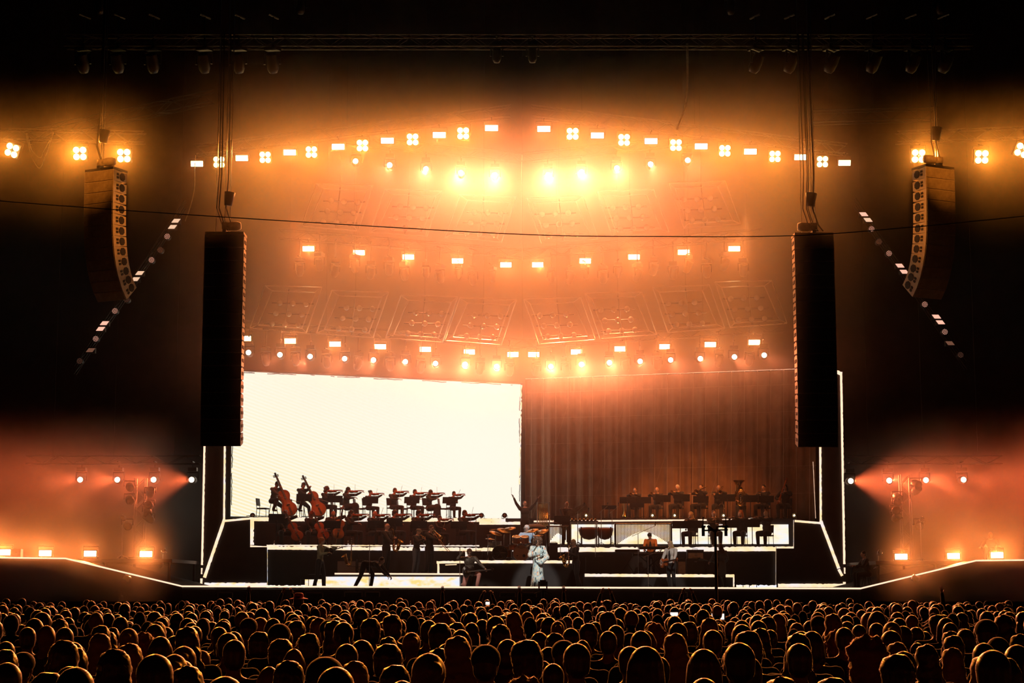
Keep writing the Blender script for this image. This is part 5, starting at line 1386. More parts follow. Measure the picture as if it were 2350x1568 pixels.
# ---- two figures in the wings
t = place('person', 2276, 5.0, P(2276, 1288, 1.6).z, R_(-30), None, True); t.scale = (1,) * 3; tag(t, 'person, crouching technician behind the rightmost floor lamp', 'person')
figure(t, sit=True, pelvis=(0, .1, .34), lean=.2, rh=(-.3, -.35, .55), lh=(.3, -.35, .55), hair='none', top='cloth_black', vox=.02, rf=(-.18, -.25, 0), lf=(.18, -.25, 0))
t = place('person', 1990, 1.9, 1.86, R_(-80), None, False); t.scale = (1,) * 3; tag(t, 'person, dim camera operator beside the right set wall', 'person')
t.location.z = ZD; figure(t, sit=True, lean=.2, rh=(-.1, -.45, .8), lh=(.2, -.45, .8), hair='short', vox=.02)
chair(t.location.x, t.location.y, ZD, R_(-80), 'black stool under the dim camera operator', 'tall stools', stool0).scale = (1, 1, .68)

# ================================================================== DRUM KIT, PERCUSSION, KEYS, AMPLIFIERS
mat('drum_shell', (0.50, 0.16, 0.06), 0.3); mat('drum_head', (0.80, 0.72, 0.60), 0.5); mat('kick_head', (0.42, 0.19, 0.10), 0.6)
mat('cymbal', (0.42, 0.27, 0.12), 0.35, 1.0)
xk, Yk = PX(1196, 3.6, ZR), 3.6
t = place('person', 1209, 4.9, ZR, R_(0), 1207, True); tag(t, 'person, white-haired drummer in pale blue shirt behind the kit', 'person')
figure(t, sit=True, lean=.05, rh=(-.30, -.40, .90), lh=(.28, -.42, .92), hair='wavy', hm='hair_white', top='cloth_blue', vox=.014, hnod=.05, rf=(-.3, -.4, 0), lf=(.3, -.4, 0), rk=(-.6, -1, .2), lk=(.6, -1, .2))
chair(t.location.x, t.location.y, ZR, 0, 'round drum stool under the white-haired drummer', 'tall stools', stool0).scale = (1, 1, .70)
k = empty('drum_kit', (xk, Yk, ZR)); tag(k, 'drum kit with orange-brown shells and many cymbals on the central riser', 'drum kit')
def drum(name, c, r, d, ax='Z', par=k, head='drum_head', shell='drum_shell', tilt=0.0):
    R = Matrix.Identity(3) if ax == 'Z' else Matrix.Rotation(PI / 2, 3, 'X')
    if tilt: R = Matrix.Rotation(tilt, 3, 'X')
    m = MB(); m.lathe([(0, -d / 2), (r, -d / 2), (r, d / 2), (0, d / 2)], 28, c, R); o = m.build(name, shell, par)
    for s_ in (-1, 1):
        m = MB(); m.lathe([(r - .005, s_ * d / 2 - .012), (r + .012, s_ * d / 2 - .012), (r + .012, s_ * d / 2 + .012), (r - .005, s_ * d / 2 + .012)], 28, c, R); m.build('hoop', 'steel', o)
        m = MB(); m.lathe([(0, s_ * (d / 2 + .004)), (r - .004, s_ * (d / 2 + .002))], 28, c, R); m.build('drum_head', head, o)
    m = MB()
    for i in range(8):
        a = i * PI / 4; q_ = V3(c) + R @ V3((math.cos(a) * (r + .008), math.sin(a) * (r + .008), 0)); e_ = R @ V3((0, 0, d * .42)); m.tube([q_ - e_, q_ + e_], .006, 4)
    m.build('lugs', 'chrome', o)
    return o
kd = drum('bass_drum', (0, 0, .29), .285, .42, 'Y', head='kick_head')
cu = bpy.data.curves.new('lettering_curve', 'FONT'); cu.body = 'Pearl'; cu.size = .12; cu.extrude = .002; cu.align_x = 'CENTER'
_f = bpy.data.objects.new('lt', cu); COL.objects.link(_f); _me = bpy.data.meshes.new_from_object(_f.evaluated_get(bpy.context.evaluated_depsgraph_get())); bpy.data.objects.remove(_f); fo = bpy.data.objects.new('lettering', _me); _me.materials.clear(); _me.materials.append(M['wood_black']); COL.objects.link(fo); fo.parent = kd; fo.location = (0, -.228, .455); fo.rotation_euler = (PI / 2, 0, 0); fo.scale = (1, .8, 1)
m = MB(); m.lathe([(0, 0), (.055, 0)], 16, (.10, -.224, .2), Matrix.Rotation(PI / 2, 3, 'X')); m.box((-.14, -.222, .2), (.05, .004, .03)); m.build('port_hole', 'wood_black', kd)
drum('tom', (-.17, .05, .78), .14, .22, tilt=.35); drum('tom', (.14, .05, .78), .14, .22, tilt=.35)
drum('floor_tom', (-.30, .1, .50), .17, .18, head='drum_head'); drum('snare_drum', (.02, .35, .60), .17, .12, shell='chrome')
drum('floor_tom', (-.52, .3, .34), .19, .40); drum('floor_tom', (.55, .35, .38), .19, .40)
drum('side_bass_drum', (-.78, .1, .27), .26, .3, 'Y', head='black_paint', shell='black_metal')
def cymbal(c, r, tx, ty, base=None, par=k):
    R = Matrix.Rotation(tx, 3, 'X') @ Matrix.Rotation(ty, 3, 'Y')
    m = MB(); m.lathe([(0, .03), (.025, .028), (.05, .01), (r * .6, 0), (r, -.012), (r, -.016), (r * .6, -.005), (.05, .005), (0, .02)], 30, c, R); o = m.build('cymbal', 'cymbal', par, True)
    b = base or (c[0] * 1.02, c[1] + .05, 0)
    m = MB(); m.tube([V3(c) + V3((0, 0, .05)), V3(c) + V3((0, .0, -.15)), (b[0], b[1], .35)], .010, 5)
    for j in range(3): m.tube([(b[0], b[1], .4), (b[0] + .24 * math.cos(j * 2.09 + .3), b[1] + .24 * math.sin(j * 2.09 + .3), .01)], .009, 5)
    m.build('cymbal_stand', 'chrome', o)
for c, r, tx, ty in (((-.62, .15, 1.12), .26, .35, .18), ((-.92, .0, 1.02), .24, .3, .3), ((-.40, .3, 1.20), .22, .3, -.1), ((.42, .2, 1.12), .24, .3, -.2), ((.75, .1, 1.08), .26, .35, -.25), ((-1.12, .35, .82), .18, .1, .1), ((.62, .5, .95), .2, .1, -.05)): cymbal(c, r, tx, ty)
m = MB()
for x0, z0, x1, z1 in ((-1.15, 1.15, -.45, 1.17), (-1.25, .95, -.6, .98), (-1.2, .2, -1.2, .95), (.35, 1.05, .9, 1.1), (.9, .1, .92, 1.2)): m.tube([(x0, .2, z0), (x1, .2, z1)], .016, 6)
m.build('rack', 'chrome', k)
for x, l in ((-1.02, .62), (-.88, .66)): drum('snare_drum', (x, .35, l), .16, .11, shell='drum_head')
t = empty('gong_wheel', (PX(1147, 3.5, ZR), 3.45, ZR)); tag(t, 'dark round fan-like wheel left of the drum kit', 'fan')
m = MB(); m.tube([(math.cos(a) * .26, 0, .30 + math.sin(a) * .26) for a in [i * 2 * PI / 24 for i in range(25)]], .025, 6, False)
for i in range(6): m.tube([(0, 0, .3), (math.cos(i * 1.047) * .26, 0, .3 + math.sin(i * 1.047) * .26)], .014, 5)
m.build('rim', 'black_metal', t); m = MB(); m.tube([(-.2, 0, 0), (-.1, 0, .1), (.1, 0, .1), (.2, 0, 0)], .015, 5); m.build('foot', 'black_metal', t)
t = empty('timpani_cover', (PX(1228, 8.2, Z1), 8.2, Z1)); tag(t, 'large grey covered gong drum behind the drummer', 'drum')
m = MB(); m.lathe([(0, 0), (.3, .05), (.42, .3), (.44, .72), (.40, .78), (.22, .88), (0, .9)], 24); m.build('shell', 'cab_grey', t, True)
m = MB(); m.lathe([(.43, .70), (.46, .70), (.46, .76), (.43, .76)], 24); m.build('hoop', 'steel', t)

# drum microphones and stands
def micstand(px, Y, z, hgt, lab, boom=None, rz=0.0, round_base=False, grp='microphone stands'):
    t = empty('microphone_stand', (PX(px, Y, z), Y, z), rz); tag(t, lab, 'microphone stand', grp)
    m = MB(); m.tube([(0, 0, .02), (0, 0, hgt)], .011, 6); m.build('pole', 'steel', t)
    m = MB()
    if round_base: m.lathe([(0, 0), (.15, 0), (.15, .02), (.03, .035), (0, .035)], 20)
    else:
        for j in range(3): m.tube([(0, 0, .16), (.28 * math.cos(j * 2.09 + .5), .28 * math.sin(j * 2.09 + .5), .01)], .010, 5)
    m.build('base', 'black_metal', t)
    e_ = V3((0, 0, hgt))
    if boom: m = MB(); m.tube([V3((-boom[0] * .35, 0, hgt - boom[1] * .35)), V3((boom[0], 0, hgt + boom[1]))], .009, 5); m.build('boom', 'steel', t); e_ = V3((boom[0], 0, hgt + boom[1]))
    m = MB(); m.tube([e_, e_ + V3((0, -.05, .10))], [.011, .014], 8); m.ball(e_ + V3((0, -.06, .12)), .024, 8, 6); m.build('microphone', 'black_metal', t, True)
    return t
micstand(1465, 3.4, ZA, 1.45, 'tall thin microphone stand with boom on the keyboard platform', (.62, .28), grp='microphone stands')
micstand(1488, 1.0, ZD, 1.15, 'microphone stand in front of the keyboard player', (.42, .16))
micstand(847, .75, ZD, 1.50, 'straight microphone stand before the bending man', None, 0, True)
micstand(1055, .7, ZD, 1.30, 'microphone stand beside the kneeling guitarist', None, 0, True)
micstand(1092, 6.6, ZD, 2.55, 'very tall black stand left of the drum kit', None)
micstand(1367, 6.7, ZD, 2.6, 'tall boom stand over the percussion right of the suited saxophonist', (-.25, .3))
micstand(1286, 3.2, ZR, 1.3, 'boom microphone stand right of the drum kit', (-.4, .2))
t = empty('tubular_bells', (PX(1247, 9.6, Z1), 9.6, Z1)); tag(t, 'tall rack of hanging tubular bells right of the conductor', 'tubular bells')
for i in range(9): m = MB(); m.cyl((-.16 + .04 * i, 0, 1.72), (-.16 + .04 * i, 0, .45 + .03 * i), .014, 8); m.build('bell_tube', 'brass', t)
m = MB(); m.tube([(-.24, 0, 0), (-.24, 0, 1.78), (.24, 0, 1.78), (.24, 0, 0)], .022, 6); m.box((0, 0, .05), (.52, .4, .06)); m.build('frame', 'truss_metal', t)
t = empty('percussion_table', (PX(1340, 8.0, Z1), 8.0, Z1)); tag(t, 'long dark percussion table with small instruments before the pale drums', 'table')
m = MB(); m.box((0, 0, .98), (1.1, .4, .03)); m.build('top', 'black_paint', t)
for sx in (-.5, .5): m = MB(); m.tube([(sx, -.15, 0), (sx, -.15, .97)], .016, 6); m.tube([(sx, .15, 0), (sx, .15, .97)], .016, 6); m.build('leg', 'steel', t)
m = MB()
for i in range(7): m.lathe([(0, 0), (.05, 0), (.055, .05), (.03, .09), (0, .09)], 10, (-.45 + .15 * i, 0, .995))
m.build('small_instruments', 'brass', t, True)
t = empty('trombone', (PX(1434, 11.6, Z2), 11.6, Z2)); tag(t, 'brass trombone parked upright on the riser left of the brass players', 'trombone')
m = MB(); m.tube([(-.08, 0, .1), (-.08, 0, .78), (-.04, 0, .86), (.04, 0, .86), (.08, 0, .78), (.08, 0, .1)], .014, 8); m.build('slide', 'brass', t, True)
m = MB(); m.tube([(.0, 0, .8), (0, 0, .4), (0, 0, .2), (0, 0, .1)], [.014, .03, .07, .11], 14, False); m.build('bell', 'brass', t, True)
m = MB(); m.tube([(0, 0, 0), (0, 0, .3)], .012, 5)
for j in range(3): m.tube([(0, 0, .1), (.16 * math.cos(j * 2.09), .16 * math.sin(j * 2.09), .01)], .010, 5)
m.build('stand', 'black_metal', t)
for px, l in ((1326, 'dark boom stand between the sheet board and the table'), (1380, 'dark boom stand right of the percussion table'), (1405, 'dark boom stand at the left end of the large marimba')):
    micstand(px, 7.8, Z1, 1.35, l, (.25, .2), grp='boom stands of the percussion')
# mallet instruments with resonator pipes
def marimba(px0, px1, ytop, lab, Y, small=False):
    x0, x1 = PX(px0, Y, Z1), PX(px1, Y, Z1); W = x1 - x0; zt = P(px0, ytop, Y).z - Z1
    t = empty('marimba', ((x0 + x1) / 2, Y, Z1)); tag(t, lab, 'marimba', 'marimbas')
    n = int(W / .055); m = MB()
    for i in range(n):
        u = (i + .5) / n; x = -W / 2 + W * u; l_ = zt * (.86 - .62 * math.sin(PI * min(1, max(0, u * 1.0))) ** 1.2 * 1.0)
        l_ = zt * (.30 + .60 * abs(2 * u - 1) ** 1.5)
        m.cyl((x, -.1, zt - .03), (x, -.1, zt - .03 - l_), .018, 8)
    m.build('resonators', 'brass', t)
    m = MB()
    for i in range(n): u = (i + .5) / n; m.box((-W / 2 + W * u, 0, zt + .01), (W / n * .8, .42 - .15 * u, .02))
    m.build('bars', 'wood_red', t)
    m = MB(); m.tube([(-W / 2, -.22, zt - .01), (W / 2, -.22, zt - .01)], .02, 6); m.tube([(-W / 2, .22, zt - .01), (W / 2, .22, zt - .01)], .02, 6)
    m.build('rail', 'truss_metal', t)
    for sx in (-1, 1): m = MB(); m.box((sx * W / 2, 0, zt / 2), (.06, .5, zt)); m.build('end_frame', 'black_metal', t)
marimba(1412, 1540, 1202, 'marimba with long row of brass resonator pipes before the bright panel', 9.0)
marimba(1256, 1306, 1208, 'smaller marimba with resonator pipes right of the conductor', 8.6)
for px, l, r in ((1352, 'large pale drum on a frame left of the marimba', .42), (1388, 'second pale drum on a frame beside the marimba', .34)):
    t = empty('concert_drum', (PX(px, 9.3, Z1), 9.3, Z1)); tag(t, l, 'drum', 'concert drums')
    m = MB(); m.lathe([(0, .30), (r * .5, .34), (r * .85, .48), (r, .66), (r, .76), (0, .77)], 24); m.build('shell', 'drum_shell', t, True); m = MB(); m.lathe([(0, .79), (r * .98, .785)], 24); m.build('drum_head', 'drum_head', t)
    m = MB()
    for j in range(4): a = j * PI / 2 + .7; m.tube([(r * math.cos(a), r * math.sin(a), 0), (r * math.cos(a), r * math.sin(a), .8)], .018, 6)
    m.build('frame', 'black_metal', t)
# keyboard, amplifiers, cases
def keyboard(px, Y, z, w, hgt, lab):
    t = empty('keyboard', (PX(px, Y, z), Y, z)); tag(t, lab, 'keyboard', 'keyboards')
    m = MB(); m.box((0, 0, hgt), (w, .34, .10)); m.build('case', 'black_paint', t)
    m = MB(); m.box((0, .07, hgt + .055), (w * .9, .15, .015)); m.build('keys', 'paper', t)
    m = MB()
    for s_ in (-1, 1): m.tube([(-s_ * w * .3, .05 * s_, .01), (s_ * w * .3, .05 * s_, hgt - .05)], .016, 6)
    m.build('stand', 'black_metal', t)
keyboard(1500, 4.6, ZA, 1.05, .96, 'black keyboard played by the man in the orange jacket')
keyboard(1493, 4.0, ZA, 1.3, .70, 'lower black keyboard under the upper one')
keyboard(1440, 5.2, ZA, .9, .86, 'small keyboard left of the orange jacket')
def amp(px0, px1, py0, Y, z, lab, mt='cab_dark', badge=True, group='amplifiers and cases on stage'):
    x0, x1 = PX(px0, Y, z), PX(px1, Y, z); h_ = P((px0 + px1) / 2, py0, Y).z - z
    t = empty('amplifier', ((x0 + x1) / 2, Y, z)); tag(t, lab, 'amplifier', group)
    m = MB(); m.box((0, .2, h_ / 2), (x1 - x0, .4, h_)); m.build('cabinet', 'black_paint', t)
    m = MB(); m.box((0, -.01, h_ * .46), ((x1 - x0) * .9, .02, h_ * .82)); m.build('grille', mt, t)
    if badge: m = MB(); m.box((0, -.026, h_ * .8), (.10, .01, .035)); m.build('badge', 'steel', t)
    m = MB(); m.tube([(-.1, .2, h_), (-.1, .2, h_ + .03), (.1, .2, h_ + .03), (.1, .2, h_)], .01, 5); m.build('handle', 'leather', t)
amp(1576, 1618, 1282, 6.0, ZA, 'black guitar amplifier cabinet right of the white-jacketed guitarist')
amp(1578, 1616, 1262, 6.45, ZA, 'black amplifier head behind the amplifier cabinet', 'cab_grey')
amp(1556, 1574, 1285, 5.6, ZA, 'narrow dark equipment rack left of the amplifier cabinet', 'cab_grey', False)
amp(1345, 1412, 1279, 6.2, ZA, 'wide dark case on the platform right of the suited saxophonist', 'black_paint', False)
amp(1290, 1312, 1269, 5.4, ZR, 'black wedge speaker at the right end of the drum riser', 'black_paint', False)
amp(1262, 1280, 1246, 5.0, ZR, 'tall narrow black speaker right of the singer', 'black_paint', False)
amp(1088, 1106, 1266, 5.5, ZR, 'black box at the left end of the drum riser', 'black_paint', False)
amp(772, 818, 1284, 5.6, ZA, 'brown-faced amplifier cabinet behind the left standing musician', 'cloth_grey')
amp(820, 842, 1287, 5.8, ZA, 'smaller amplifier beside the brown-faced one', 'cloth_grey')
for px, w_ in ((822, 'leaning golden baritone saxophone on a stand on the low platform'),):
    t = place('person', px, 4.9, ZA, R_(-60), None); t.name = 'frame_tmp'; sx = sax(t, w_, 1.0, (0, 0, -.45)); bpy.data.objects.remove(t)
    t = empty('saxophone_stand', (PX(px, 4.7, ZA), 4.7, ZA)); tag(t, 'small black stand under the leaning baritone saxophone', 'stand')
    m = MB(); m.tube([(0, 0, 0.05), (0, .02, .75)], .012, 5)
    for j in range(3): m.tube([(0, 0, .2), (.25 * math.cos(j * 2.09), .25 * math.sin(j * 2.09), .01)], .010, 5)
    m.build('legs', 'black_metal', t); m = MB(); m.tube([(-.3, -.2, .3), (0, 0, .28), (.3, .2, .3)], .012, 5); m.build('cradle', 'black_metal', t)
t = empty('stage_table', (PX(708, 2.4, ZD), 2.4, ZD)); tag(t, 'low bare metal table frame at the left of the stage floor', 'table')
m = MB(); m.box((0, 0, .34), (.62, .4, .02)); m.box((.25, 0, .52), (.5, .4, .02)); m.build('top', 'black_metal', t)
for x, h_ in ((-.28, .34), (.0, .34), (.28, .62), (.49, .5)): m = MB(); m.tube([(x, 0, 0), (x, 0, h_)], .012, 5); m.build('leg', 'black_metal', t)
t = empty('stage_table', (PX(1712, 2.4, ZD), 2.4, ZD)); tag(t, 'low bare metal table frame at the right of the stage floor', 'table')
m = MB(); m.box((0, 0, .20), (.8, .4, .02)); m.build('top', 'black_metal', t)
for x in (-.38, -.1, .12, .38): m = MB(); m.tube([(x, 0, 0), (x, 0, .2)], .012, 5); m.build('leg', 'black_metal', t)
# bottles on the middle riser
bt = None
for i, px in enumerate((629, 690, 799, 942, 974, 1030)):
    if bt is None:
        m = MB(); m.lathe([(0, 0), (.035, 0), (.035, .15), (.015, .19), (.015, .22), (0, .22)], 12); bt = m.build('water_bottle', 'chrome', None, True); o = bt
    else: o = bt.copy(); COL.objects.link(o)
    o.location = (PX(px, 7.15, Z1), 7.15, Z1); tag(o, 'small water bottle on the middle riser edge, ' + side_pos(i, 6), 'bottle', 'water bottles on the middle riser')

# ------------------------------------------------------------------ lamps on the performers (follow spots over the crowd)
def follow(px, py, Y, level, diam, col=(1, .93, .85), frm=(2, -24, 20)):
    c = P(px, py, Y); d_ = (c - V3(frm)).length
    spot('follow_spot', frm, c, level * d_ * d_, col, math.degrees(2 * math.atan(diam / 2 / d_)), .3, .1)
follow(1236, 1280, 1.0, 38, 1.7)
follow(1209, 1224, 4.9, 24, .9, (.92, .96, 1.0))
follow(1083, 1302, .8, 17, 1.35, (1, .78, .62), (-8, -22, 19))
follow(1541, 1285, 1.4, 15, 1.6, (1, .88, .78), (8, -22, 19))
follow(1494, 1236, 5.2, 8, 1.0, (1, .8, .6), (8, -22, 19))
follow(1322, 1275, 1.0, 4.5, 1.5, (1, .72, .55))
follow(734, 1280, 1.2, 3.0, 1.6, (1, .72, .5), (-8, -22, 19))
follow(1205, 1160, 10.4, 6, 1.2, (1, .8, .6))
follow(940, 1235, 4.5, 3.5, 2.6, (1, .62, .4), (-8, -22, 19))
follow(1585, 1125, 12.2, 2.6, 5.2, (1, .45, .15), (8, -22, 19))
follow(1672, 1190, 9.0, 2.4, 3.8, (1, .45, .15), (8, -22, 19))
follow(900, 1180, 11.0, 1.6, 7.0, (1, .32, .14), (-8, -22, 19))

# coloured washes added in mid-air to brighten the players, no fixtures built
for x, y, z, tx, ty, tz, pw, col, sz in ((-8, 2.5, 15.5, -6.5, 12, Z2, 3800, RED, 40), (-3.5, 2.0, 16.5, -2.5, 11, Z2, 3000, RED, 36), (8.6, 2.5, 15.5, 7.5, 12, Z2 + .8, 6500, (1.0, .30, .07), 34), (3.5, 2.0, 16.5, 5.2, 11.5, Z2 + .8, 4200, (1.0, .30, .07), 30),
                                   (-5, 1.5, 15.8, -4.5, 5, ZA, 2600, (1, .26, .08), 34), (5, 1.5, 15.8, 6, 6, ZA, 2200, (1, .30, .1), 30), (0.4, 1.2, 17, .3, 5, ZR, 2600, (1, .36, .14), 26)):
    spot('wash', (x, y, z), (tx, ty, tz), pw, col, sz, 1.0, .12)
# ================================================================== THE CROWD
mat('crowd_cloth', (0.02, 0.016, 0.016), 0.85, sheen=0.2); mat('crowd_cloth_pale', (0.05, 0.04, 0.038), 0.85)
mat('hat_red', (0.55, 0.05, 0.03), 0.7)
mat('crowd_skin', (0.20, 0.09, 0.06), 0.45); mat('crowd_hair_dark', (0.055, 0.022, 0.013), 0.36, sheen=.8); mat('crowd_hair_light', (0.26, 0.14, 0.06), 0.42, sheen=.9); mat('crowd_hair_red', (0.30, 0.08, 0.03), 0.55, sheen=0.9)
KINDS = [('short', 'crowd_hair_dark', 'short dark hair', 'crowd_cloth'), ('wavy', 'crowd_hair_dark', 'tousled hair', 'crowd_cloth'), ('long', 'crowd_hair_light', 'long fair hair', 'crowd_cloth'),
         ('none', None, 'a bald head', 'crowd_cloth_pale'), ('bob', 'crowd_hair_dark', 'bobbed hair', 'crowd_cloth_pale'), ('curly', 'crowd_hair_red', 'bushy reddish hair', 'crowd_cloth'),
         ('long', 'crowd_hair_dark', 'long dark hair', 'crowd_cloth'), ('bun', 'crowd_hair_light', 'a hair bun', 'crowd_cloth'), ('beanie', 'crowd_hair_dark', 'a dark cap', 'crowd_cloth'), ('ponytail', 'crowd_hair_dark', 'a ponytail', 'crowd_cloth')]
protos = []
for i, (hr_, hm_, txt, cl) in enumerate(KINDS):
    t = empty('person')
    figure(t, hair='short' if hr_ == 'beanie' else hr_, hat='beanie' if hr_ == 'beanie' else None, hm=hm_ or 'hair_dark', top=cl, bot='crowd_cloth', skin='crowd_skin', vox=.022, crowd=True, hnod=-.06, slim=random.uniform(.95, 1.12),
           rh=(-.12, -.28, 1.05), lh=(.12, -.28, 1.08))
    protos.append(t)
SPECIAL = {}
def special(name, **kw):
    t = empty('person'); figure(t, top='crowd_cloth', bot='crowd_cloth', skin='crowd_skin', vox=.018, **kw); SPECIAL[name] = t
special('phone', hair='short', hm='crowd_hair_dark', rh=(-.10, -.28, 1.98), lh=(.10, -.28, 1.98), re_=(-1, 0, 0), le_=(1, 0, 0), curl=1.0)
special('clap', hair='wavy', hm='crowd_hair_dark', rh=(-.12, -.2, 1.92), lh=(.12, -.2, 1.94), re_=(-1, 0, 0), le_=(1, 0, 0), curl=.2)
special('hand', hair='short', hm='crowd_hair_light', rh=(-.25, -.12, 1.96), re_=(-1, 0, 0), curl=.15)
special('sun', hair='bob', hm='crowd_hair_dark', hat='sun', rh=(-.12, -.28, 1.05), lh=(.12, -.28, 1.08))
bake_all()

# hair strands that catch the light at the edge of the heads nearest the camera
def add_strands(t, n, length, up=.5):
    hob = [c for c in t.children if c.name.startswith('hair')]
    if not hob: return
    me = hob[0].data; rnd = random.Random(n)
    vs = [(v.co.copy(), v.normal.copy()) for v in me.vertices]
    bm = bmesh.new(); bm.from_mesh(me)
    for _ in range(n):
        p, nrm = rnd.choice(vs); d = (nrm + V3((rnd.uniform(-.7, .7), rnd.uniform(-.7, .7), rnd.uniform(-.7, .5)))).normalized()
        s_ = d.orthogonal().normalized() * .0006; e_ = p + d * length * rnd.uniform(.3, 1)
        a, b, c = (bm.verts.new(q_) for q_ in (p - s_, p + s_, e_)); bm.faces.new((a, b, c))
    bm.to_mesh(me); bm.free()
for t, n_, l_ in zip(protos, (700, 1200, 800, 0, 700, 2500, 800, 600, 0, 600), (.008, .018, .014, 0, .012, .03, .014, .012, 0, .012)):
    if n_: add_strands(t, n_, l_)

rc = random.Random(23)
spots = []                     # (distance, x, kind)
d = 8.0; row_i = 0
while d < 46:
    half = d * .30 + 1.2; sp_ = .60 if d < 20 else .64
    x = -half + rc.uniform(0, sp_)
    row = []
    while x < half:
        row.append((x + rc.uniform(-.10, .10), d + rc.uniform(-.16, .16))); x += sp_ * rc.uniform(.85, 1.3)
    spots.append(row); row_i += 1; d += .74 if d < 25 else .95
KEEP = 296; cnt = 0; far = []
rownames = lambda i: 'nearest row' if i == 0 else nth(i + 1) + ' row'
usedk = set(); mast = None
for ri, row in enumerate(spots):
    row.sort()
    full = cnt + len(row) <= KEEP
    if not full and cnt < KEEP: KEEP = cnt
    for k_, (x, dd) in enumerate(row):
        if not full: far.append((x, dd)); continue
        cnt += 1
        ki = rc.choices(range(len(KINDS)), weights=(10, 6, 3, 2, 4, 1.2, 4, 1, 2, 1))[0]
        src = protos[ki]
        o = copy_tree(src) if ki in usedk else src; usedk.add(ki)
        s_ = rc.gauss(.965, .035) ; s_ = min(1.035, max(.87, s_))
        o.location = (x, CAM.y + dd, 0); o.scale = (s_ * rc.uniform(.98, 1.08),) * 2 + (s_,); o.rotation_euler = (0, 0, PI - x * .012 + rc.uniform(-.35, .35))
        tag(o, 'person with ' + KINDS[ki][2] + ', ' + nth(k_ + 1) + ' from left in ' + rownames(ri) + ' of the crowd', 'person', 'crowd nearest the camera')
for ki, t in enumerate(protos):
    if ki not in usedk:
        for c in list(t.children): bpy.data.objects.remove(c)
        bpy.data.objects.remove(t)
# special spectators in the front part
def put(name, px, dd, lab, s_=1.0, rz=PI):
    src = SPECIAL[name]; o = src if name not in usedk else copy_tree(src); usedk.add(name)
    o.location = (PX(px, CAM.y + dd, 1.7), CAM.y + dd, 0); o.scale = (s_,) * 3; o.rotation_euler = (0, 0, rz); tag(o, lab, 'person', 'spectators standing out of the front crowd'); return o
emit('phone_screen', (1.0, .8, .72), 1.3)
def phone(px, py, dd, lab, w_=.16, h_=.09):
    c = P(px, py, CAM.y + dd); t = empty('phone', c); tag(t, lab, 'phone', 'glowing phones in the crowd')
    m = MB(); m.box((0, .006, 0), (w_ + .02, .012, h_ + .02)); m.build('case', 'black_paint', t); m = MB(); m.box((0, -.002, 0), (w_, .004, h_)); m.build('screen', 'phone_screen', t)
o = put('phone', 1118, 44, 'person holding up a small lit phone near the centre of the front crowd')
phone(1119, 1385, 43.5, 'tiny lit phone held up before the drum riser', .10, .07)
put('clap', 656, 43, 'person clapping with both hands above the head left of the red hat')
put('sun', 685, 40, 'person in a wide red sun hat at the front left of the crowd', 1.09)
put('hand', 1168, 42, 'person raising one hand right of the lit phone'); put('hand', 1270, 42, 'person raising one hand below the suited saxophonist')
put('clap', 1392, 42, 'person with both hands up right of centre'); put('hand', 992, 44, 'person raising one hand left of the lit phone'); put('clap', 1580, 41, 'person with both hands up left of the mast'); put('hand', 545, 43, 'person raising one hand at the front left'); put('hand', 2140, 40, 'person raising one hand at the far right front')
phone(1547, 1410, 30, 'lit phone among the heads left of the mast', .13, .06); phone(1803, 1399, 36, 'lit phone among the heads right of the mast', .09, .06)
# the rest of the crowd as one mass
import numpy as np
def lowpoly(seed):
    rr = random.Random(seed); m = MB()
    m.ball((0, 0, 1.60), 1, 8, 6, (.085, .10, .12)); m.ball((0, 0, 1.36), 1, 8, 5, (.24, .12, .13)); m.tube([(0, 0, 1.2), (0, 0, 1.56)], [.10, .055], 6)
    m.tube([(0, 0, .05), (0, 0, .9), (0, 0, 1.38)], [.13, .17, .20], 7)
    for sx in (-1, 1): m.tube([(sx * .2, 0, 1.4), (sx * .24, -.05, 1.1), (sx * .1, -.25, 1.05)], [.06, .05, .04], 5)
    nh = len(m.bm.faces)
    if seed % 4 != 3: m.ball((0, .02, 1.635), 1, 9, 6, (.10, .115, .11)); 
    if seed % 4 == 1: m.ball((0, .06, 1.52), 1, 8, 5, (.11, .07, .15))
    bmesh.ops.recalc_face_normals(m.bm, faces=m.bm.faces); m.bm.verts.index_update()
    V = np.array([v.co[:] for v in m.bm.verts]); Fq = [[v.index for v in f.verts] for f in m.bm.faces]; mi = [0] * nh + [1] * (len(Fq) - nh)
    return V, Fq, mi
lows = [lowpoly(i) for i in range(4)]
VV, FF, MI = [], [], []; base = 0
for x, dd in far:
    V, Fq, mi = lows[rc.randrange(4)]; a = rc.uniform(-.4, .4) + PI; s_ = min(1.03, max(.86, rc.gauss(.965, .035)))
    R2_ = np.array([[math.cos(a), math.sin(a), 0], [-math.sin(a), math.cos(a), 0], [0, 0, 1]])
    VV.append((V * s_) @ R2_ + np.array([x, CAM.y + dd, 0])); k2 = rc.random()
    FF += [[i + base for i in f] for f in Fq]; MI += [0 if q == 0 else (1 if k2 < .7 else 2) for q in mi]; base += len(V)
me = bpy.data.meshes.new('crowd'); me.from_pydata(np.concatenate(VV).tolist(), [], FF); me.update()
for n_ in ('crowd_cloth', 'crowd_hair_dark', 'crowd_hair_light'): me.materials.append(M[n_])
me.polygons.foreach_set('material_index', MI); me.polygons.foreach_set('use_smooth', [True] * len(FF))
o = bpy.data.objects.new('crowd', me); COL.objects.link(o); tag(o, 'dense crowd of far spectators stretching up to the stage front', 'crowd', None, 'stuff')
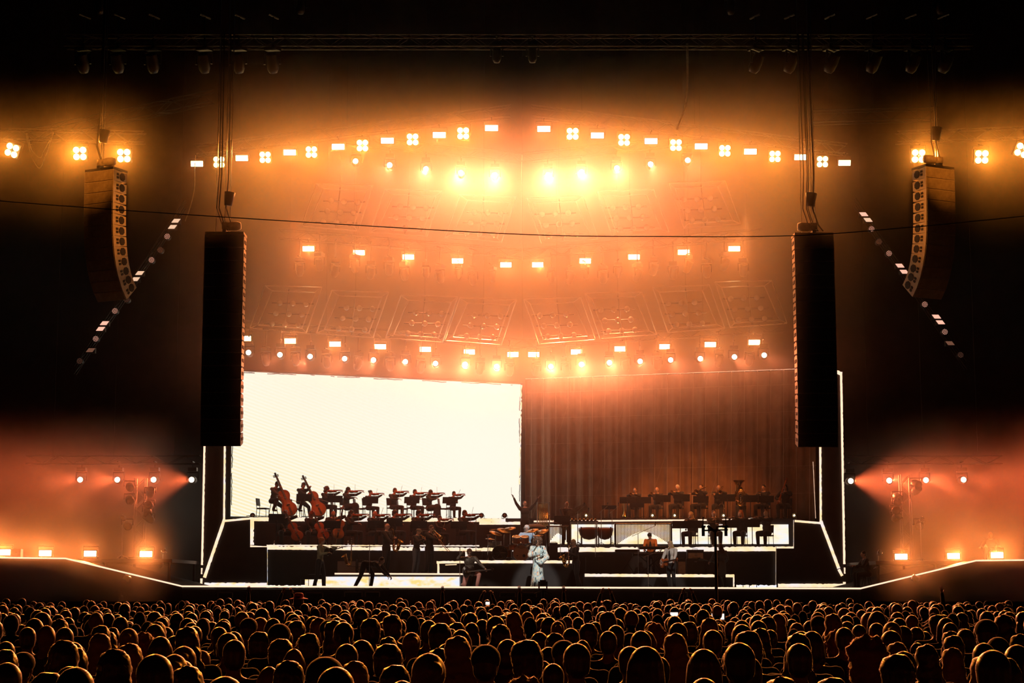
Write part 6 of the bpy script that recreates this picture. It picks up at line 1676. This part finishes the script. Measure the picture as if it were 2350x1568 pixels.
# two lit video cameras on the platform in the crowd, with operators' gear
t = empty('video_camera', (PX(1636, -26, 1.8), -26, 0)); tag(t, 'video camera on a tripod in the crowd by the mast with small lit screens', 'video camera')
zc = P(1640, 1415, -26).z
m = MB()
for k_ in range(3): m.tube([(0, 0, zc - .2), (.4 * math.cos(k_ * 2.09), .4 * math.sin(k_ * 2.09), .01)], .025, 6)
m.build('tripod', 'black_paint', t)
m = MB(); m.box((0, 0, zc), (.42, .5, .22)); m.tube([(0, .2, zc), (0, .6, zc)], .08, 12); m.build('camera_body', 'black_paint', t)
for dx in (-.10, .12): m = MB(); m.box((dx, -.26, zc), (.12, .02, .11)); m.build('screen', 'phone_screen', t, label='lit viewfinder screen')
m = MB(); m.box((-.30, -.1, zc - .42), (.34, .3, .36)); m.build('control_box', 'cab_grey', t); m = MB(); m.box((-.28, -.27, zc - .45), (.12, .02, .05)); m.build('display', 'phone_screen', t)
# ================================================================== HAZE
hm = bpy.data.materials.new('haze'); hm.use_nodes = True
nt = hm.node_tree; nt.nodes.clear(); N = nt.nodes.new; L = nt.links.new
out = N('ShaderNodeOutputMaterial'); vs_ = N('ShaderNodeVolumeScatter')
vs_.inputs['Color'].default_value = (1, 1, 1, 1)
vs_.inputs['Anisotropy'].default_value = 0.5
tc = N('ShaderNodeTexCoord'); sp = N('ShaderNodeSeparateXYZ'); L(tc.outputs['Object'], sp.inputs[0])
def mr(v, a, b, c, d_):
    n = N('ShaderNodeMapRange'); n.interpolation_type = 'SMOOTHSTEP'
    for i, x in enumerate((a, b, c, d_)): n.inputs[i + 1].default_value = x
    L(v, n.inputs[0]); return n.outputs[0]
ax = mth('ABSOLUTE', sp.outputs[0])
side = mr(ax, 7.5, 12.5, 1.0, 0.10)          # thick under the stage roof, thin beside it
top = mr(sp.outputs[2], 14.0, 18.5, 1.0, 0.12)
low = mr(sp.outputs[2], 4.5, 11.0, 0.10, 1.0)
main = mth('MULTIPLY', mth('MULTIPLY', side, top), low)
nz = N('ShaderNodeTexNoise'); nz.inputs['Scale'].default_value = 0.33; nz.inputs['Detail'].default_value = 2; L(tc.outputs['Object'], nz.inputs['Vector'])
wing_ = mth('MULTIPLY', mr(ax, 11.5, 13.0, 0.0, 1.0), mr(sp.outputs[2], 3.2, 5.6, 1.0, 0.0))
wing_ = mth('MULTIPLY', wing_, mr(nz.outputs['Fac'], 0.38, 0.62, 0.35, 1.4))
dens = mth('MULTIPLY', mth('ADD', main, mth('MULTIPLY', wing_, 1.1)), 0.026)
L(dens, vs_.inputs['Density'])
L(vs_.outputs[0], out.inputs['Volume']); M['haze'] = hm
m = MB(); m.box((0, 0, 9.5), (52, 24, 21)); tag(m.build('haze', 'haze', loc=(XC, 8.5, 2.6)), 'warm glowing stage haze filling the air around the lamps', 'haze', None, 'stuff')
